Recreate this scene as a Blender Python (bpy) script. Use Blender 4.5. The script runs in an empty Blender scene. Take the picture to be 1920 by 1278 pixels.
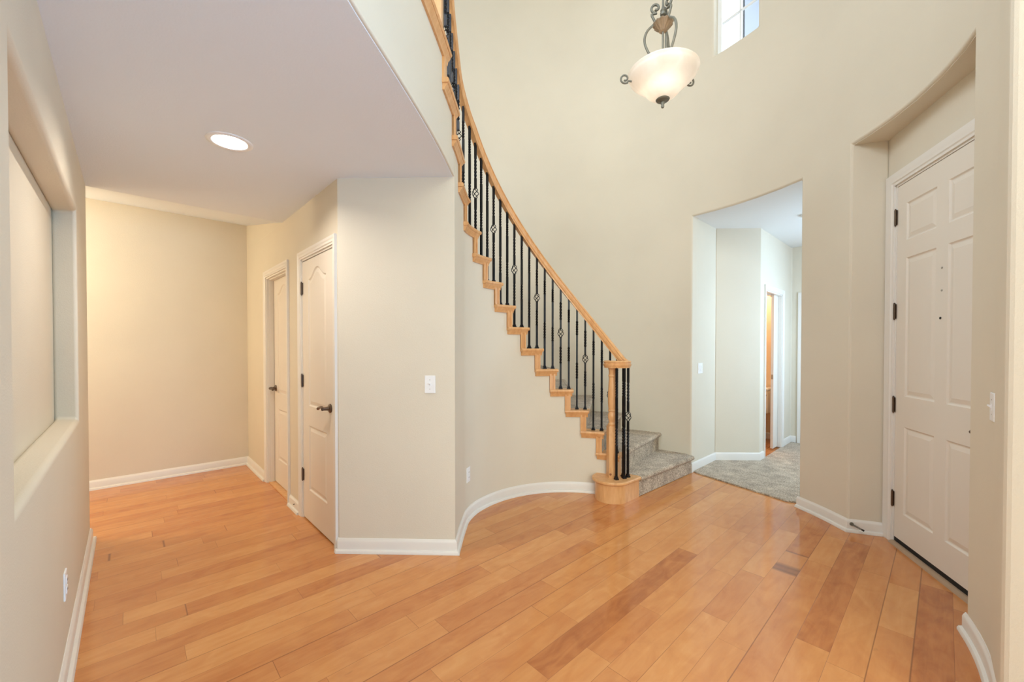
import bpy, bmesh, math, random
from math import sin, cos, pi, radians as R_, atan2, hypot, sqrt
random.seed(7)
S = bpy.context.scene
COL = S.collection

# ------------------------------------------------------------------ camera, world, daylight, exposure
cam_data = bpy.data.cameras.new('camera')
cam_data.sensor_width = 36.0
cam_data.lens = 36.0 * 766.0 / 1920.0
cam_data.shift_y = (660.76 - 639.0) / 1920.0
cam_data.clip_start = 0.02
cam = bpy.data.objects.new('camera', cam_data)
COL.objects.link(cam)
cam.location = (0, 0, 1.34)
cam.rotation_euler = (R_(90 - 0.73), 0, 0)
S.camera = cam
S.view_settings.view_transform = 'Standard'
S.view_settings.look = 'None'
S.view_settings.gamma = 1
S.view_settings.exposure = 0.58
S.cycles.max_bounces = 8
S.cycles.diffuse_bounces = 6
S.cycles.sample_clamp_indirect = 4.0
S.cycles.use_denoising = True

W = bpy.data.worlds.new('sky')
S.world = W
W.use_nodes = True
bgn = W.node_tree.nodes['Background']
bgn.inputs[0].default_value = (0.86, 0.93, 1.0, 1)
bgn.inputs[1].default_value = 1.7


def area(name, loc, target, sx, sy, power, color, spread=180):
    d = bpy.data.lights.new(name, 'AREA')
    d.shape = 'RECTANGLE'
    d.size = sx
    d.size_y = sy
    d.energy = power
    d.color = color
    d.spread = R_(spread)
    o = bpy.data.objects.new(name, d)
    COL.objects.link(o)
    o.location = loc
    from mathutils import Vector
    v = Vector(target) - Vector(loc)
    o.rotation_euler = v.to_track_quat('-Z', 'Y').to_euler()
    return o


A = (-0.6852, 0.7284)       # the house's two axes
B = (0.7284, 0.6852)
DAY = (0.80, 0.90, 1.0)
WARM = (1.0, 0.74, 0.46)
# daylight through the windows of the room behind the camera, low and high
area('daylight_back_window', (0.4, -6.0, 1.5), (0.4, 1.3, 2.2), 4.2, 1.9, 44, (0.80, 0.93, 1.0))
area('daylight_back_high_window', (0.4, -6.0, 4.2), (0.8, 4.5, 3.6), 4.2, 1.8, 200, (0.95, 1.0, 0.86))
area('added_side_daylight', (3.12, -1.0, 1.35), (-1.3, 1.2, 3.2), 2.6, 1.6, 82, (0.28, 0.62, 1.0), 150)  # added unseen side light, aimed up to brighten and cool the low ceiling
area('added_upstairs_daylight', (-0.98, 0.78, 4.3), (2.3, 3.3, 1.4), 1.4, 1.3, 54, (0.82, 0.91, 1.0))  # added unseen light from the upper left, lifts the entry-side wall
# daylight through the high windows: an unseen one added over the door, then the hall-side one
area('added_high_door_daylight', (2.80, 2.86, 4.9), (-0.4, 2.2, 2.9), 0.8, 1.0, 2, (0.46, 0.73, 1.0))
area('daylight_high_window_hall', (2.46, 4.16, 4.9), (0.0, 2.6, 2.9), 0.6, 1.0, 2, (0.5, 0.75, 1.0))
# daylight in the carpeted hall
area('daylight_hall_window', (4.15, 3.9, 1.7), (2.6, 4.9, 1.4), 1.0, 1.5, 28, (0.50, 0.74, 1.0))

# ------------------------------------------------------------------ materials


def nt(name):
    m = bpy.data.materials.new(name)
    m.use_nodes = True
    t = m.node_tree
    return m, t, t.nodes, t.links, t.nodes['Principled BSDF']


def paint(name, col, rough=0.6, bump=0.0, scale=300, spec=0.3, var=0.0, dist=0.002):
    m, t, N, L, b = nt(name)
    b.inputs['Base Color'].default_value = (*col, 1)
    b.inputs['Roughness'].default_value = rough
    b.inputs['Specular IOR Level'].default_value = spec
    g = N.new('ShaderNodeNewGeometry')
    if bump:
        n = N.new('ShaderNodeTexNoise')
        n.inputs['Scale'].default_value = scale
        n.inputs['Detail'].default_value = 3
        L.new(g.outputs['Position'], n.inputs['Vector'])
        u = N.new('ShaderNodeBump')
        u.inputs['Strength'].default_value = bump
        u.inputs['Distance'].default_value = dist
        L.new(n.outputs['Fac'], u.inputs['Height'])
        L.new(u.outputs['Normal'], b.inputs['Normal'])
    if var:
        n = N.new('ShaderNodeTexNoise')
        n.inputs['Scale'].default_value = 1.7
        n.inputs['Detail'].default_value = 5
        L.new(g.outputs['Position'], n.inputs['Vector'])
        r = N.new('ShaderNodeValToRGB')
        r.color_ramp.elements[0].position = 0.3
        r.color_ramp.elements[1].position = 0.7
        r.color_ramp.elements[0].color = (*[c * (1 - var) for c in col], 1)
        r.color_ramp.elements[1].color = (*[min(1, c * (1 + var)) for c in col], 1)
        L.new(n.outputs['Fac'], r.inputs['Fac'])
        L.new(r.outputs['Color'], b.inputs['Base Color'])
    return m


def metal(name, col, rough=0.4, met=1.0):
    m, t, N, L, b = nt(name)
    b.inputs['Base Color'].default_value = (*col, 1)
    b.inputs['Roughness'].default_value = rough
    b.inputs['Metallic'].default_value = met
    return m


def emis(name, col, s):
    m, t, N, L, b = nt(name)
    b.inputs['Base Color'].default_value = (*col, 1)
    b.inputs['Emission Color'].default_value = (*col, 1)
    b.inputs['Emission Strength'].default_value = s
    return m


def math_node(N, L, op, a, b_=None, c=None):
    n = N.new('ShaderNodeMath')
    n.operation = op
    for i, v in enumerate((a, b_, c)):
        if v is None:
            continue
        if isinstance(v, (int, float)):
            n.inputs[i].default_value = v
        else:
            L.new(v, n.inputs[i])
    return n.outputs[0]


def floor_mat():
    m, t, N, L, b = nt('maple_planks')
    g = N.new('ShaderNodeNewGeometry')
    sp = N.new('ShaderNodeSeparateXYZ')
    L.new(g.outputs['Position'], sp.inputs[0])
    X, Y = sp.outputs[0], sp.outputs[1]
    M = lambda op, a, b_=None, c=None: math_node(N, L, op, a, b_, c)
    u = M('ADD', M('MULTIPLY', X, B[0]), M('MULTIPLY', Y, B[1]))
    v = M('ADD', M('MULTIPLY', X, A[0]), M('MULTIPLY', Y, A[1]))
    W_ = 0.125
    vv = M('DIVIDE', M('SUBTRACT', v, 0.0886), W_)
    row = M('FLOOR', vv)
    fv = M('FRACT', vv)
    wn = N.new('ShaderNodeTexWhiteNoise')
    wn.noise_dimensions = '1D'
    L.new(M('ADD', row, 31.37), wn.inputs['W'])
    rr = wn.outputs['Value']
    wl = N.new('ShaderNodeTexWhiteNoise')
    wl.noise_dimensions = '1D'
    L.new(M('ADD', row, 77.9), wl.inputs['W'])
    ln = M('MULTIPLY_ADD', wl.outputs['Value'], 0.40, 0.72)
    uu = M('ADD', M('DIVIDE', u, ln), M('MULTIPLY', rr, 9.0))
    # uneven lengths: warp the plank coordinate
    warp = N.new('ShaderNodeTexNoise')
    warp.noise_dimensions = '1D'
    warp.inputs['Scale'].default_value = 0.6
    warp.inputs['Detail'].default_value = 0
    L.new(M('ADD', uu, M('MULTIPLY', row, 5.1)), warp.inputs['W'])
    uu = M('ADD', uu, M('MULTIPLY', warp.outputs['Fac'], 1.6))
    idx = M('FLOOR', uu)
    fu = M('FRACT', uu)
    cmb = N.new('ShaderNodeCombineXYZ')
    L.new(row, cmb.inputs[0])
    L.new(idx, cmb.inputs[1])
    wp = N.new('ShaderNodeTexWhiteNoise')
    wp.noise_dimensions = '2D'
    L.new(cmb.outputs[0], wp.inputs['Vector'])
    # grain
    gv = N.new('ShaderNodeCombineXYZ')
    L.new(M('ADD', M('MULTIPLY', u, 2.2), M('MULTIPLY', wp.outputs['Value'], 40)), gv.inputs[0])
    L.new(M('MULTIPLY', v, 16), gv.inputs[1])
    L.new(M('MULTIPLY', wp.outputs['Value'], 17), gv.inputs[2])
    gn = N.new('ShaderNodeTexNoise')
    gn.inputs['Scale'].default_value = 1.3
    gn.inputs['Detail'].default_value = 6
    gn.inputs['Roughness'].default_value = 0.6
    gn.inputs['Distortion'].default_value = 0.9
    L.new(gv.outputs[0], gn.inputs['Vector'])
    # mottled figure (maple curl)
    mv = N.new('ShaderNodeCombineXYZ')
    L.new(M('ADD', M('MULTIPLY', u, 5), M('MULTIPLY', wp.outputs['Value'], 19)), mv.inputs[0])
    L.new(M('MULTIPLY', v, 9), mv.inputs[1])
    L.new(row, mv.inputs[2])
    mn = N.new('ShaderNodeTexNoise')
    mn.inputs['Scale'].default_value = 1.0
    mn.inputs['Detail'].default_value = 4
    mn.inputs['Distortion'].default_value = 1.5
    L.new(mv.outputs[0], mn.inputs['Vector'])
    tone = M('ADD', M('MULTIPLY', wp.outputs['Value'], 0.32), M('ADD', M('MULTIPLY', gn.outputs['Fac'], 0.46), M('MULTIPLY', mn.outputs['Fac'], 0.46)))
    wsep = N.new('ShaderNodeSeparateColor')
    L.new(wp.outputs['Color'], wsep.inputs[0])
    darkp = M('MULTIPLY', M('GREATER_THAN', wsep.outputs[1], 0.88), 0.13)
    tone = M('SUBTRACT', tone, darkp)
    cr = N.new('ShaderNodeValToRGB')
    e = cr.color_ramp.elements
    e[0].position = 0.22
    e[0].color = (0.385, 0.126, 0.039, 1)
    e[1].position = 0.98
    e[1].color = (0.73, 0.370, 0.138, 1)
    k = e.new(0.45)
    k.color = (0.54, 0.206, 0.068, 1)
    k = e.new(0.7)
    k.color = (0.635, 0.278, 0.094, 1)
    L.new(tone, cr.inputs['Fac'])
    # dark mineral streaks and specks
    sn = N.new('ShaderNodeTexNoise')
    sn.inputs['Scale'].default_value = 7
    sn.inputs['Detail'].default_value = 3
    sv = N.new('ShaderNodeCombineXYZ')
    L.new(M('MULTIPLY', u, 1.0), sv.inputs[0])
    L.new(M('MULTIPLY', v, 2.5), sv.inputs[1])
    L.new(wp.outputs['Value'], sv.inputs[2])
    L.new(sv.outputs[0], sn.inputs['Vector'])
    streak = M('MULTIPLY', M('SMOOTH_MAX', M('SUBTRACT', sn.outputs['Fac'], 0.72), 0.0, 0.01), 3.0)
    # seams: strength differs per row, only some are open and dark
    ws = N.new('ShaderNodeTexWhiteNoise')
    ws.noise_dimensions = '1D'
    L.new(M('ADD', M('FLOOR', M('ADD', vv, 0.5)), 3.3), ws.inputs['W'])
    dv = M('MULTIPLY', M('MINIMUM', fv, M('SUBTRACT', 1.0, fv)), W_)
    du = M('MULTIPLY', M('MULTIPLY', M('MINIMUM', fu, M('SUBTRACT', 1.0, fu)), ln), 0.8)
    swid = M('MULTIPLY_ADD', M('POWER', ws.outputs['Value'], 4.0), 0.0030, 0.0011)
    s1 = M('SUBTRACT', 1.0, M('SMOOTH_MIN', M('DIVIDE', dv, swid), 1.0, 0.1))
    s2 = M('SUBTRACT', 1.0, M('MINIMUM', M('DIVIDE', du, 0.0012), 1.0))
    seam = M('MINIMUM', M('MULTIPLY', M('MAXIMUM', M('MAXIMUM', s1, 0.0), M('MAXIMUM', s2, 0.0)), 0.85), 1.0)
    # tiny dents and pin knots
    vo = N.new('ShaderNodeTexVoronoi')
    vo.inputs['Scale'].default_value = 5.0
    L.new(g.outputs['Position'], vo.inputs['Vector'])
    vs = N.new('ShaderNodeSeparateColor')
    L.new(vo.outputs['Color'], vs.inputs[0])
    spot = M('MULTIPLY', M('LESS_THAN', vo.outputs['Distance'], M('MULTIPLY', vs.outputs[0], 0.026)), M('GREATER_THAN', vs.outputs[1], 0.55))
    streak = M('ADD', streak, M('MULTIPLY', spot, 0.55))
    dark = M('MINIMUM', M('ADD', seam, streak), 0.8)
    mix = N.new('ShaderNodeMix')
    mix.data_type = 'RGBA'
    L.new(dark, mix.inputs['Factor'])
    L.new(cr.outputs['Color'], mix.inputs['A'])
    mix.inputs['B'].default_value = (0.19, 0.07, 0.03, 1)
    L.new(mix.outputs['Result'], b.inputs['Base Color'])
    rn = M('MULTIPLY_ADD', gn.outputs['Fac'], 0.16, 0.07)
    L.new(rn, b.inputs['Roughness'])
    b.inputs['Specular IOR Level'].default_value = 0.6
    bp = N.new('ShaderNodeBump')
    bp.inputs['Strength'].default_value = 0.25
    bp.inputs['Distance'].default_value = 0.001
    L.new(M('SUBTRACT', M('MULTIPLY', gn.outputs['Fac'], 0.15), seam), bp.inputs['Height'])
    L.new(bp.outputs['Normal'], b.inputs['Normal'])
    return m


def wood_mat(name, c0, c1, rough=0.32):
    m, t, N, L, b = nt(name)
    tc = N.new('ShaderNodeTexCoord')
    mp = N.new('ShaderNodeMapping')
    mp.inputs['Scale'].default_value = (9, 9, 2.2)
    L.new(tc.outputs['Object'], mp.inputs['Vector'])
    n = N.new('ShaderNodeTexNoise')
    n.inputs['Scale'].default_value = 3.5
    n.inputs['Detail'].default_value = 6
    n.inputs['Distortion'].default_value = 0.6
    L.new(mp.outputs[0], n.inputs['Vector'])
    r = N.new('ShaderNodeValToRGB')
    r.color_ramp.elements[0].position = 0.32
    r.color_ramp.elements[1].position = 0.68
    r.color_ramp.elements[0].color = (*c0, 1)
    r.color_ramp.elements[1].color = (*c1, 1)
    L.new(n.outputs['Fac'], r.inputs['Fac'])
    L.new(r.outputs['Color'], b.inputs['Base Color'])
    b.inputs['Roughness'].default_value = rough
    b.inputs['Specular IOR Level'].default_value = 0.45
    return m


def carpet_mat(name, c0, c1, c2):
    m, t, N, L, b = nt(name)
    g = N.new('ShaderNodeNewGeometry')
    n = N.new('ShaderNodeTexNoise')
    n.inputs['Scale'].default_value = 75
    n.inputs['Detail'].default_value = 4
    n.inputs['Roughness'].default_value = 0.75
    L.new(g.outputs['Position'], n.inputs['Vector'])
    n2 = N.new('ShaderNodeTexNoise')
    n2.inputs['Scale'].default_value = 9
    n2.inputs['Detail'].default_value = 3
    L.new(g.outputs['Position'], n2.inputs['Vector'])
    f = math_node(N, L, 'ADD', math_node(N, L, 'MULTIPLY', n.outputs['Fac'], 0.75), math_node(N, L, 'MULTIPLY', n2.outputs['Fac'], 0.25))
    r = N.new('ShaderNodeValToRGB')
    e = r.color_ramp.elements
    e[0].position = 0.36
    e[1].position = 0.64
    e[0].color = (*c0, 1)
    e[1].color = (*c2, 1)
    k = e.new(0.5)
    k.color = (*c1, 1)
    L.new(f, r.inputs['Fac'])
    L.new(r.outputs['Color'], b.inputs['Base Color'])
    b.inputs['Roughness'].default_value = 1
    b.inputs['Specular IOR Level'].default_value = 0.05
    b.inputs['Sheen Weight'].default_value = 0.3
    u = N.new('ShaderNodeBump')
    u.inputs['Strength'].default_value = 0.9
    u.inputs['Distance'].default_value = 0.012
    L.new(f, u.inputs['Height'])
    L.new(u.outputs['Normal'], b.inputs['Normal'])
    return m


WALL = paint('wall_paint', (0.72, 0.66, 0.545), 0.75, 0.35, 160, 0.25, 0.025)
CEIL = paint('ceiling_paint', (0.79, 0.85, 0.93), 0.85, 0.45, 140, 0.15)
HALLCEIL = paint('hall_ceiling_paint', (0.76, 0.76, 0.74), 0.85, 0.2, 140, 0.15)
TRIM = paint('trim_white', (0.80, 0.77, 0.72), 0.35, spec=0.4)
DOOR = paint('door_white', (0.790, 0.735, 0.655), 0.36, 0.05, 60, 0.4)
FLOOR = floor_mat()
MAPLE = wood_mat('stair_maple', (0.640, 0.325, 0.130), (0.750, 0.430, 0.195))
IRON = metal('wrought_iron', (0.012, 0.012, 0.014), 0.38, 0.6)
BRONZE = metal('oil_bronze', (0.17, 0.13, 0.105), 0.3)
AGED = paint('aged_bronze', (0.135, 0.13, 0.10), 0.45, 0.4, 120, 0.6, 0.25)
GOLDEN = paint('aged_gold', (0.19, 0.13, 0.075), 0.5, 0.5, 120, 0.5, 0.3)
CARPET = carpet_mat('carpet_pile', (0.15, 0.100, 0.062), (0.44, 0.345, 0.245), (0.80, 0.68, 0.52))
PLATE = paint('switch_plastic', (0.86, 0.87, 0.88), 0.3, spec=0.5)
BLACK = paint('black_rubber', (0.012, 0.012, 0.012), 0.6)
DARK = paint('dark_gap', (0.03, 0.02, 0.015), 0.8)
CERAM = paint('ceramic', (0.86, 0.83, 0.80), 0.12, spec=0.6)
NICKEL = metal('nickel', (0.45, 0.43, 0.40), 0.3)
BULB = emis('lamp_diffuser', (1.0, 0.93, 0.84), 14.0)
VINYL = paint('window_vinyl', (0.86, 0.88, 0.88), 0.3, spec=0.4)
TILE = wood_mat('bath_floor_wood', (0.42, 0.16, 0.06), (0.60, 0.27, 0.10))
THRESH = paint('threshold_bronze', (0.42, 0.29, 0.19), 0.4, spec=0.6)
STUCCO = paint('exterior_stucco', (0.80, 0.77, 0.70), 0.9, 0.2, 60)


def glass_mat():
    m, t, N, L, b = nt('window_glass')
    N.remove(b)
    tr = N.new('ShaderNodeBsdfTransparent')
    tr.inputs[0].default_value = (0.96, 0.98, 1, 1)
    gl = N.new('ShaderNodeBsdfGlossy')
    gl.inputs['Roughness'].default_value = 0.02
    mx = N.new('ShaderNodeMixShader')
    mx.inputs[0].default_value = 0.06
    L.new(tr.outputs[0], mx.inputs[1])
    L.new(gl.outputs[0], mx.inputs[2])
    L.new(mx.outputs[0], N['Material Output'].inputs[0])
    return m


def shade_mat():
    m, t, N, L, b = nt('alabaster_glass')
    b.inputs['Base Color'].default_value = (0.88, 0.84, 0.79, 1)
    b.inputs['Roughness'].default_value = 0.25
    g = N.new('ShaderNodeNewGeometry')
    n = N.new('ShaderNodeTexNoise')
    n.inputs['Scale'].default_value = 7
    n.inputs['Detail'].default_value = 4
    n.inputs['Distortion'].default_value = 1.2
    L.new(g.outputs['Position'], n.inputs['Vector'])
    r = N.new('ShaderNodeValToRGB')
    r.color_ramp.elements[0].color = (0.78, 0.72, 0.64, 1)
    r.color_ramp.elements[1].color = (0.93, 0.91, 0.88, 1)
    r.color_ramp.elements[0].position = 0.3
    r.color_ramp.elements[1].position = 0.7
    L.new(n.outputs['Fac'], r.inputs['Fac'])
    L.new(r.outputs['Color'], b.inputs['Base Color'])
    tl = N.new('ShaderNodeBsdfTranslucent')
    tl.inputs[0].default_value = (1.0, 0.96, 0.90, 1)
    mx = N.new('ShaderNodeMixShader')
    mx.inputs[0].default_value = 0.45
    L.new(b.outputs[0], mx.inputs[1])
    L.new(tl.outputs[0], mx.inputs[2])
    L.new(mx.outputs[0], N['Material Output'].inputs[0])
    return m


GLASS = glass_mat()
SHADE = shade_mat()

# ------------------------------------------------------------------ mesh helpers


class MB:
    def __init__(s):
        s.v = []
        s.f = []

    def add(s, vs, fs):
        o = len(s.v)
        s.v += [tuple(p) for p in vs]
        s.f += [tuple(i + o for i in f) for f in fs]
        return s

    def box(s, c, d, ux=(1, 0), dz=0):
        """box: centre c, size d, x-axis along ux in plan"""
        uy = (-ux[1], ux[0])
        vs = []
        for k in (-.5, .5):
            for j in (-.5, .5):
                for i in (-.5, .5):
                    vs.append((c[0] + ux[0] * d[0] * i + uy[0] * d[1] * j, c[1] + ux[1] * d[0] * i + uy[1] * d[1] * j, c[2] + d[2] * k))
        return s.add(vs, [(0, 2, 3, 1), (4, 5, 7, 6), (0, 1, 5, 4), (2, 6, 7, 3), (0, 4, 6, 2), (1, 3, 7, 5)])

    def prism(s, poly, z0, z1):
        n = len(poly)
        vs = [(x, y, z0) for x, y in poly] + [(x, y, z1) for x, y in poly]
        fs = [tuple(range(n))[::-1], tuple(range(n, 2 * n))] + [(i, (i + 1) % n, n + (i + 1) % n, n + i) for i in range(n)]
        return s.add(vs, fs)

    def loft(s, rings, cap=True, closed=False):
        n = len(rings[0])
        m = len(rings)
        vs = [p for r in rings for p in r]
        fs = []
        for k in range(m if closed else m - 1):
            k2 = (k + 1) % m
            for i in range(n):
                j = (i + 1) % n
                fs.append((k * n + i, k * n + j, k2 * n + j, k2 * n + i))
        if cap and not closed:
            fs.append(tuple(range(n))[::-1])
            fs.append(tuple((m - 1) * n + i for i in range(n)))
        return s.add(vs, fs)

    def lathe(s, prof, c=(0, 0, 0), n=24, cap=True):
        """prof: list of (r,z)"""
        rings = [[(c[0] + r * cos(2 * pi * i / n), c[1] + r * sin(2 * pi * i / n), c[2] + z) for i in range(n)] for r, z in prof]
        return s.loft(rings, cap)

    def tube(s, pts, r, n=8, cap=True):
        from mathutils import Vector
        P = [Vector(p) for p in pts]
        rr = r if isinstance(r, (list, tuple)) else [r] * len(P)
        up = None
        rings = []
        for i, p in enumerate(P):
            t = (P[min(i + 1, len(P) - 1)] - P[max(i - 1, 0)]).normalized()
            if up is None:
                up = Vector((0, 0, 1)) if abs(t.z) < .9 else Vector((1, 0, 0))
            a = (up - t * up.dot(t)).normalized()
            up = a
            b_ = t.cross(a)
            rings.append([tuple(p + (a * cos(2 * pi * k / n) + b_ * sin(2 * pi * k / n)) * rr[i]) for k in range(n)])
        return s.loft(rings, cap)

    def sweep(s, frames, prof):
        """frames (x,y,z,nx,ny); prof closed list of (a along n, b up)"""
        rings = [[(x + nx * a, y + ny * a, z + b_) for a, b_ in prof] for x, y, z, nx, ny in frames]
        return s.loft(rings)

    def build(s, name, mat, parent=None, smooth=None, bevel=None, seg=2, blim=40):
        me = bpy.data.meshes.new(name)
        me.from_pydata(s.v, [], s.f)
        bm = bmesh.new()
        bm.from_mesh(me)
        bmesh.ops.recalc_face_normals(bm, faces=bm.faces)
        bm.to_mesh(me)
        bm.free()
        me.materials.append(mat)
        o = bpy.data.objects.new(name, me)
        COL.objects.link(o)
        if smooth is not None:
            me.polygons.foreach_set('use_smooth', [True] * len(me.polygons))
            me.set_sharp_from_angle(angle=R_(smooth))
        if bevel:
            b_ = o.modifiers.new('bevel', 'BEVEL')
            b_.width = bevel
            b_.segments = seg
            b_.limit_method = 'ANGLE'
            b_.angle_limit = R_(blim)
            b_.harden_normals = smooth is not None
        if parent is not None:
            o.parent = parent
            o.matrix_parent_inverse = parent.matrix_world.inverted()
            import mathutils
            # recentre: the parent is an empty with a plain location/rotation
            o.matrix_parent_inverse = PINV.get(parent.name, mathutils.Matrix())
        return o


PINV = {}


def empty(name, loc, label=None, cat=None, group=None, kind=None, rz=0):
    import mathutils
    o = bpy.data.objects.new(name, None)
    o.empty_display_size = 0.05
    COL.objects.link(o)
    o.location = loc
    o.rotation_euler = (0, 0, rz)
    tag(o, label, cat, group, kind)
    PINV[o.name] = (mathutils.Matrix.Translation(loc) @ mathutils.Matrix.Rotation(rz, 4, 'Z')).inverted()
    return o


def tag(o, label=None, cat=None, group=None, kind=None):
    if label:
        o['label'] = label
    if cat:
        o['category'] = cat
    if group:
        o['group'] = group
    if kind:
        o['kind'] = kind
    return o


def struct(o):
    o['kind'] = 'structure'
    return o


def add2(p, d, k):
    return (p[0] + d[0] * k, p[1] + d[1] * k)


def unit(a, b_):
    l = hypot(b_[0] - a[0], b_[1] - a[1])
    return ((b_[0] - a[0]) / l, (b_[1] - a[1]) / l)


def miters(pts, side=1):
    """normals (mitre scaled) to the right (side=1) or left (side=-1) of an open polyline"""
    out = []
    n = len(pts)
    for i in range(n):
        ns = []
        if i > 0:
            d = unit(pts[i - 1], pts[i])
            ns.append((d[1] * side, -d[0] * side))
        if i < n - 1:
            d = unit(pts[i], pts[i + 1])
            ns.append((d[1] * side, -d[0] * side))
        if len(ns) == 1:
            out.append(ns[0])
        else:
            mx, my = ns[0][0] + ns[1][0], ns[0][1] + ns[1][1]
            l = hypot(mx, my)
            mx, my = mx / l, my / l
            k = 1 / max(0.3, mx * ns[0][0] + my * ns[0][1])
            out.append((mx * k, my * k))
    return out


def grid_wall(name, inn, out, zs, solid, mat, bevel=None, smooth=30, seg=3):
    """wall skin: inn/out plan points, z levels, solid(i,k) tells if a cell is wall"""
    m = MB()
    idx = {}

    def v(sd, i, k):
        key = (sd, i, k)
        if key not in idx:
            p = (inn if sd == 0 else out)[i]
            idx[key] = len(m.v)
            m.v.append((p[0], p[1], zs[k]))
        return idx[key]
    ni, nk = len(inn) - 1, len(zs) - 1
    ok = lambda i, k: 0 <= i < ni and 0 <= k < nk and solid(i, k)
    for i in range(ni):
        for k in range(nk):
            if not ok(i, k):
                continue
            m.f.append((v(0, i, k), v(0, i + 1, k), v(0, i + 1, k + 1), v(0, i, k + 1)))
            m.f.append((v(1, i, k), v(1, i, k + 1), v(1, i + 1, k + 1), v(1, i + 1, k)))
            if not ok(i - 1, k):
                m.f.append((v(0, i, k), v(0, i, k + 1), v(1, i, k + 1), v(1, i, k)))
            if not ok(i + 1, k):
                m.f.append((v(0, i + 1, k), v(1, i + 1, k), v(1, i + 1, k + 1), v(0, i + 1, k + 1)))
            if not ok(i, k - 1):
                m.f.append((v(0, i, k), v(1, i, k), v(1, i + 1, k), v(0, i + 1, k)))
            if not ok(i, k + 1):
                m.f.append((v(0, i, k + 1), v(0, i + 1, k + 1), v(1, i + 1, k + 1), v(1, i, k + 1)))
    o = m.build(name, mat, smooth=smooth, bevel=bevel, seg=seg, blim=50)
    return struct(o)


BB = [(0, 0), (.031, 0), (.031, .010), (.026, .019), (.015, .022), (.014, .022), (.014, .070), (.010, .080), (.007, .083), (.004, .090), (0, .090)]


def baseboard(name, pts, side, prof=BB, z=0.0, mat=None):
    ms = miters(pts, side)
    m = MB().sweep([(p[0], p[1], z, n[0], n[1]) for p, n in zip(pts, ms)], prof)
    return struct(m.build(name, mat or TRIM, smooth=35))


# ------------------------------------------------------------------ plan of the place
C = (.483, 2.9235)
RI = .872                   # stair well: face of the inner curved wall
C2 = (.413, 2.991)
RO = 2.04                   # foyer's big round wall
RISE = .19
TOP = 5.6
NA = (-0.7284, -0.6852)     # normal out of the left wall (to the left)


def LW(t, d=.2):            # a point on the left wall, t along it
    return (A[0] * t + NA[0] * d, A[1] * t + NA[1] * d)


P1 = (-1.135, 2.668)
P2 = (-.370, 2.645)
P0 = add2(P1, A, 2.77)


def CW(s, d=0.0):           # a point on the closet wall, s from the corner, d into the hall
    return (P1[0] + A[0] * s + NA[0] * d, P1[1] + A[1] * s + NA[1] * d)


def ang(c, r, a):
    return (c[0] + r * cos(R_(a)), c[1] + r * sin(R_(a)))


# the stair string's plan line, from the newel upwards
ctrl = [ang(C, RI, a) for a in range(48, 162, 6)] + [(-.357, 3.13), (-.366, 2.98), (-.370, 2.83), (-.371, 2.66), (-.388, 2.35), (-.418, 2.016),
        (-.465, 1.632), (-.508, 1.309), (-.53, 1.0), (-.53, .6), (-.50, .24)]


def catmull(ps, n=8):
    out = []
    for i in range(len(ps) - 1):
        p0 = ps[max(i - 1, 0)]
        p1, p2 = ps[i], ps[i + 1]
        p3 = ps[min(i + 2, len(ps) - 1)]
        for k in range(n):
            t = k / n
            out.append(tuple(0.5 * (2 * p1[j] + (p2[j] - p0[j]) * t + (2 * p0[j] - 5 * p1[j] + 4 * p2[j] - p3[j]) * t * t +
                                    (3 * p1[j] - p0[j] - 3 * p2[j] + p3[j]) * t ** 3) for j in range(2)))
    out.append(ps[-1])
    return out


PATH = catmull(ctrl)
CUM = [0]
for a_, b_ in zip(PATH, PATH[1:]):
    CUM.append(CUM[-1] + hypot(b_[0] - a_[0], b_[1] - a_[1]))
SMAX = CUM[-1]


def PT(s):
    s = max(0, min(SMAX, s))
    lo, hi = 0, len(CUM) - 1
    while hi - lo > 1:
        mid = (lo + hi) // 2
        if CUM[mid] <= s:
            lo = mid
        else:
            hi = mid
    t = (s - CUM[lo]) / (CUM[hi] - CUM[lo])
    a_, b_ = PATH[lo], PATH[hi]
    return (a_[0] + (b_[0] - a_[0]) * t, a_[1] + (b_[1] - a_[1]) * t)


def NR(s):                  # normal to the stair side
    a_, b_ = PT(s - .03), PT(s + .03)
    d = unit(a_, b_)
    return (d[1], -d[0])


def s_of(test):
    s = 0
    while s < SMAX and not test(PT(s)):
        s += .001
    return s


FACE = {1: 0.0}
for n in range(2, 13):
    a_ = 67.1 + 9.53 * (n - 3)
    FACE[n] = s_of(lambda p: math.degrees(atan2(p[1] - C[1], p[0] - C[0])) % 360 >= a_)
for n, y in ((13, 3.12), (14, 2.87), (15, 2.615), (16, 2.36)):
    FACE[n] = s_of(lambda p: p[0] < C[0] - .5 and p[1] <= y)
S_P2 = s_of(lambda p: p[0] < -.3 and p[1] <= P2[1])
LEFT = {n: FACE[n + 1] + (.050 if n < 11 else .058) for n in range(2, 16)}    # left edge of each cap end


def off(s, a):
    p, n = PT(s), NR(s)
    return (p[0] + n[0] * a, p[1] + n[1] * a)


def srange(s0, s1, step=.03, extra=()):
    n = max(1, int(round((s1 - s0) / step)))
    v = [s0 + (s1 - s0) * i / n for i in range(n + 1)]
    return sorted(set(v) | set(e for e in extra if s0 < e < s1))


# ------------------------------------------------------------------ floor and ceilings
m = MB().prism([(-7, -7), (7, -7), (7, 9), (-7, 9)], -.12, 0)
struct(m.build('floor', FLOOR))

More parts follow.
